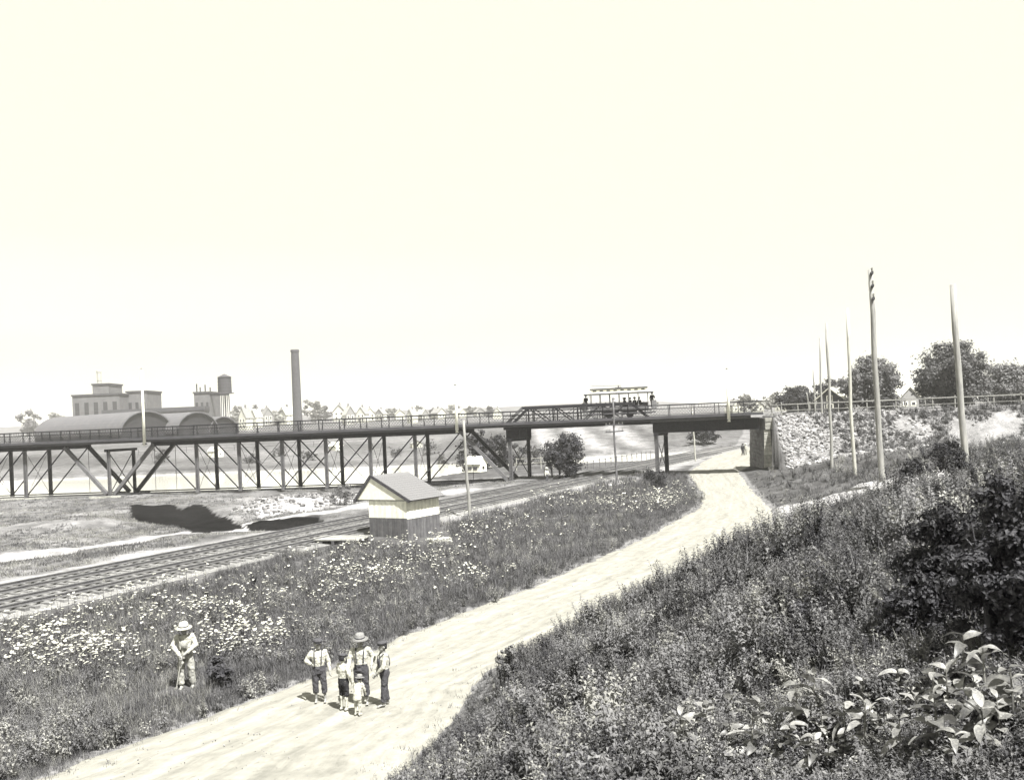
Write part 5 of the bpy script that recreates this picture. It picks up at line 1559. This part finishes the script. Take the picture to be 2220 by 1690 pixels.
scatter('bank_grass', 'long grass growing among the weeds of the right bank', 'grass', np.stack([X, Y, terrain(X, Y)], -1), sc_, GT2, tilt=.2, idx=ii)
X, Y = zones(2600, 5, 80, 1.35); k = keep(X, Y, 'bank') & (np.abs(polydist(X, Y, PATH_R)) > 3.5) & (wnoise(X, Y, .55, 2) > -.25) & (bank_d(X, Y) > 1.6 + .8 * wnoise(X, Y, .9, 3)); X, Y = X[k], Y[k]
SH = [proto('shrub', weed(230 + i, .95, 34, .15, .075, .5, 8), (LEAF, LEAF, LEAF_PALE, LEAF_DARK, LEAF)[i]) for i in range(5)]
scatter('bank_shrubs', 'taller ragged shrubs rising from the weeds of the right bank', 'shrubs', np.stack([X, Y, terrain(X, Y)], -1), RNG.uniform(.5, 1.15, len(X)) * np.clip(.3 + .055 * Y, .5, 1.0) * np.clip(bank_d(X, Y) * .3, .4, 1) * (1 - .5 * sstep(11.5, 9.5, Y) * sstep(.12, .25, X / Y)), SH, tilt=.2)
# ---- rough ground beyond the railway, embankment tufts
X, Y = zones(30000, 40, 106, 1.0); k = keep(X, Y, 'left') & (wnoise(X, Y, .22, 4) > -.45); X, Y = X[k], Y[k]
GL = [proto('rough_tuft', tuft(170 + i, 14, .22, .25, .03), GRASS) for i in range(3)] + [proto('rough_dry_tuft', tuft(180 + i, 14, .22, .25, .03), GRASS_PALE) for i in range(3)]
ii = np.where(wnoise(X, Y, .3, 1) + .4 * RNG.normal(0, 1, len(X)) > .0, 3 + RNG.integers(0, 3, len(X)), RNG.integers(0, 3, len(X)))
scatter('rough_grass', 'short rough grass on the waste ground beyond the railway', 'grass', np.stack([X, Y, terrain(X, Y)], -1), RNG.uniform(.6, 1.2, len(X)), GL, idx=ii)
s_ = RNG.uniform(S_ABUT + 3, S_ABUT + 60, 8000); t_ = RNG.uniform(-10, -1.8, 8000)
X, Y = br_world(s_, t_); k = (wnoise(X, Y, .35, 5) + (s_ - S_ABUT) * .028 > .35); X, Y = X[k], Y[k]
GE = [proto('slope_tuft', tuft(190 + i, 14, .45, .3, .035), GRASS) for i in range(3)] + [proto('slope_weed', weed(195 + i, .5, 10, .2, .09, .3, 4), LEAF) for i in range(2)]
scatter('embankment_grass', 'patches of grass and weeds on the pale embankment slope', 'grass', np.stack([X, Y, terrain(X, Y)], -1), RNG.uniform(.6, 1.3, len(X)), GE)
# road verge stragglers and pebbles
X, Y = zones(14000, 15, 92, 1.3); dl = polydist(X, Y, ROAD_L); dr = bank_d(X, Y)
k = ((dl > -.3) & (dl < .9 * RNG.random(len(X)) ** 2)) | ((dr < .2) & (dr > -1.0 * RNG.random(len(X)) ** 2)); k &= (Y < 95); X, Y = X[k], Y[k]
GV = [proto('verge_tuft', tuft(210 + i, 10, .16, .14, .014), GRASS) for i in range(3)] + [proto('verge_dry_tuft', tuft(215 + i, 10, .14, .14, .014), GRASS_PALE) for i in range(3)]
scatter('verge_grass', 'thin short grass creeping over the edges of the dirt road', 'grass', np.stack([X, Y, X * 0 + .01], -1), RNG.uniform(.5, 1.2, len(X)), GV)
pb = []
X, Y = zones(5000, 14, 60, 1.6); k = (polydist(X, Y, ROAD_L) > 0) & (bank_d(X, Y) < 0)
for x, y in zip(X[k][:500], Y[k][:500]): pb.append((x, y, .03))
stones('road_pebbles', 'small loose pebbles lying on the dirt road', pb, .006, .02, .17)

# ---- broad-leaved plants in the near corner: every leaf its own piece
def big_leaf(l, w, curl, seed):
    rnd = random.Random(seed); m = MB(); n = 7; q = []
    for i in range(n + 1):
        t = i / n
        wd = w * .5 * math.sin(math.pi * min(1, t * .92 + .05)) ** .75 * (1.15 - .4 * t)
        z = l * (.25 * t - curl * t * t)
        y = l * t * (1 - .12 * curl * t)
        wav = .02 * l * math.sin(t * 9 + seed)
        q += [(-wd, y, z + wd * .32 + wav), (0, y, z), (wd, y, z + wd * .32 - wav)]
    return m.add(q, [f for i in range(n) for f in ((i * 3, i * 3 + 1, i * 3 + 4, i * 3 + 3), (i * 3 + 1, i * 3 + 2, i * 3 + 5, i * 3 + 4))]).mesh('leaf', LEAF_BIG, True)
BL = [big_leaf(.30, .13, .35, 1), big_leaf(.26, .12, .5, 2), big_leaf(.34, .13, .6, 3), big_leaf(.22, .11, .3, 4)]
stem_me = MB().tube([(0, 0, -.15), (.015, 0, .3), (0, 0, .55)], [.011, .009, .005], 6).mesh('stem', LEAF_PALE)
for i, (px, py) in enumerate(spots):
    g_ = PLANTS[i]
    root = thing('broad_leaved_plant', ORD[i] + ' from the left of the bright broad-leaved plants in the lower right corner', 'plant', g_, random.uniform(0, 6.28), 'broad-leaved plants')
    f = random.uniform(.65, 1.05)
    root.scale = (f, f, f)
    link('stem', stem_me, root)
    for k in range(14):
        lf = link('leaf', random.choice(BL), root)
        z = .12 + .43 * (k / 13)
        lf.location = (0, 0, z)
        lf.rotation_euler = (random.uniform(-.6, .5) + (.4 if k > 9 else 0), random.uniform(-.6, .6), k * 2.4 + random.uniform(-.3, .3))
        sc1 = random.uniform(.75, 1.15) * (1.1 - .55 * k / 13); lf.scale = (sc1, sc1, sc1)

# ================================================================== HAZE: the summer air over the valley
hz = MB().box(-2750, 2750, -75, 3350, -6, 47)
hm = bpy.data.materials.new('summer_haze'); hm.use_nodes = True
hn, hl_ = hm.node_tree.nodes, hm.node_tree.links
hn.remove(hn['Principled BSDF'])
pv = hn.new('ShaderNodeVolumePrincipled')
pv.inputs['Color'].default_value = (1.0, .98, .95, 1); pv.inputs['Density'].default_value = .00027; pv.inputs['Anisotropy'].default_value = 0.0
hl_.new(pv.outputs['Volume'], hn['Material Output'].inputs['Volume'])
tag(hz.build('haze', hm), 'pale summer haze filling the valley', 'haze', kind='stuff')
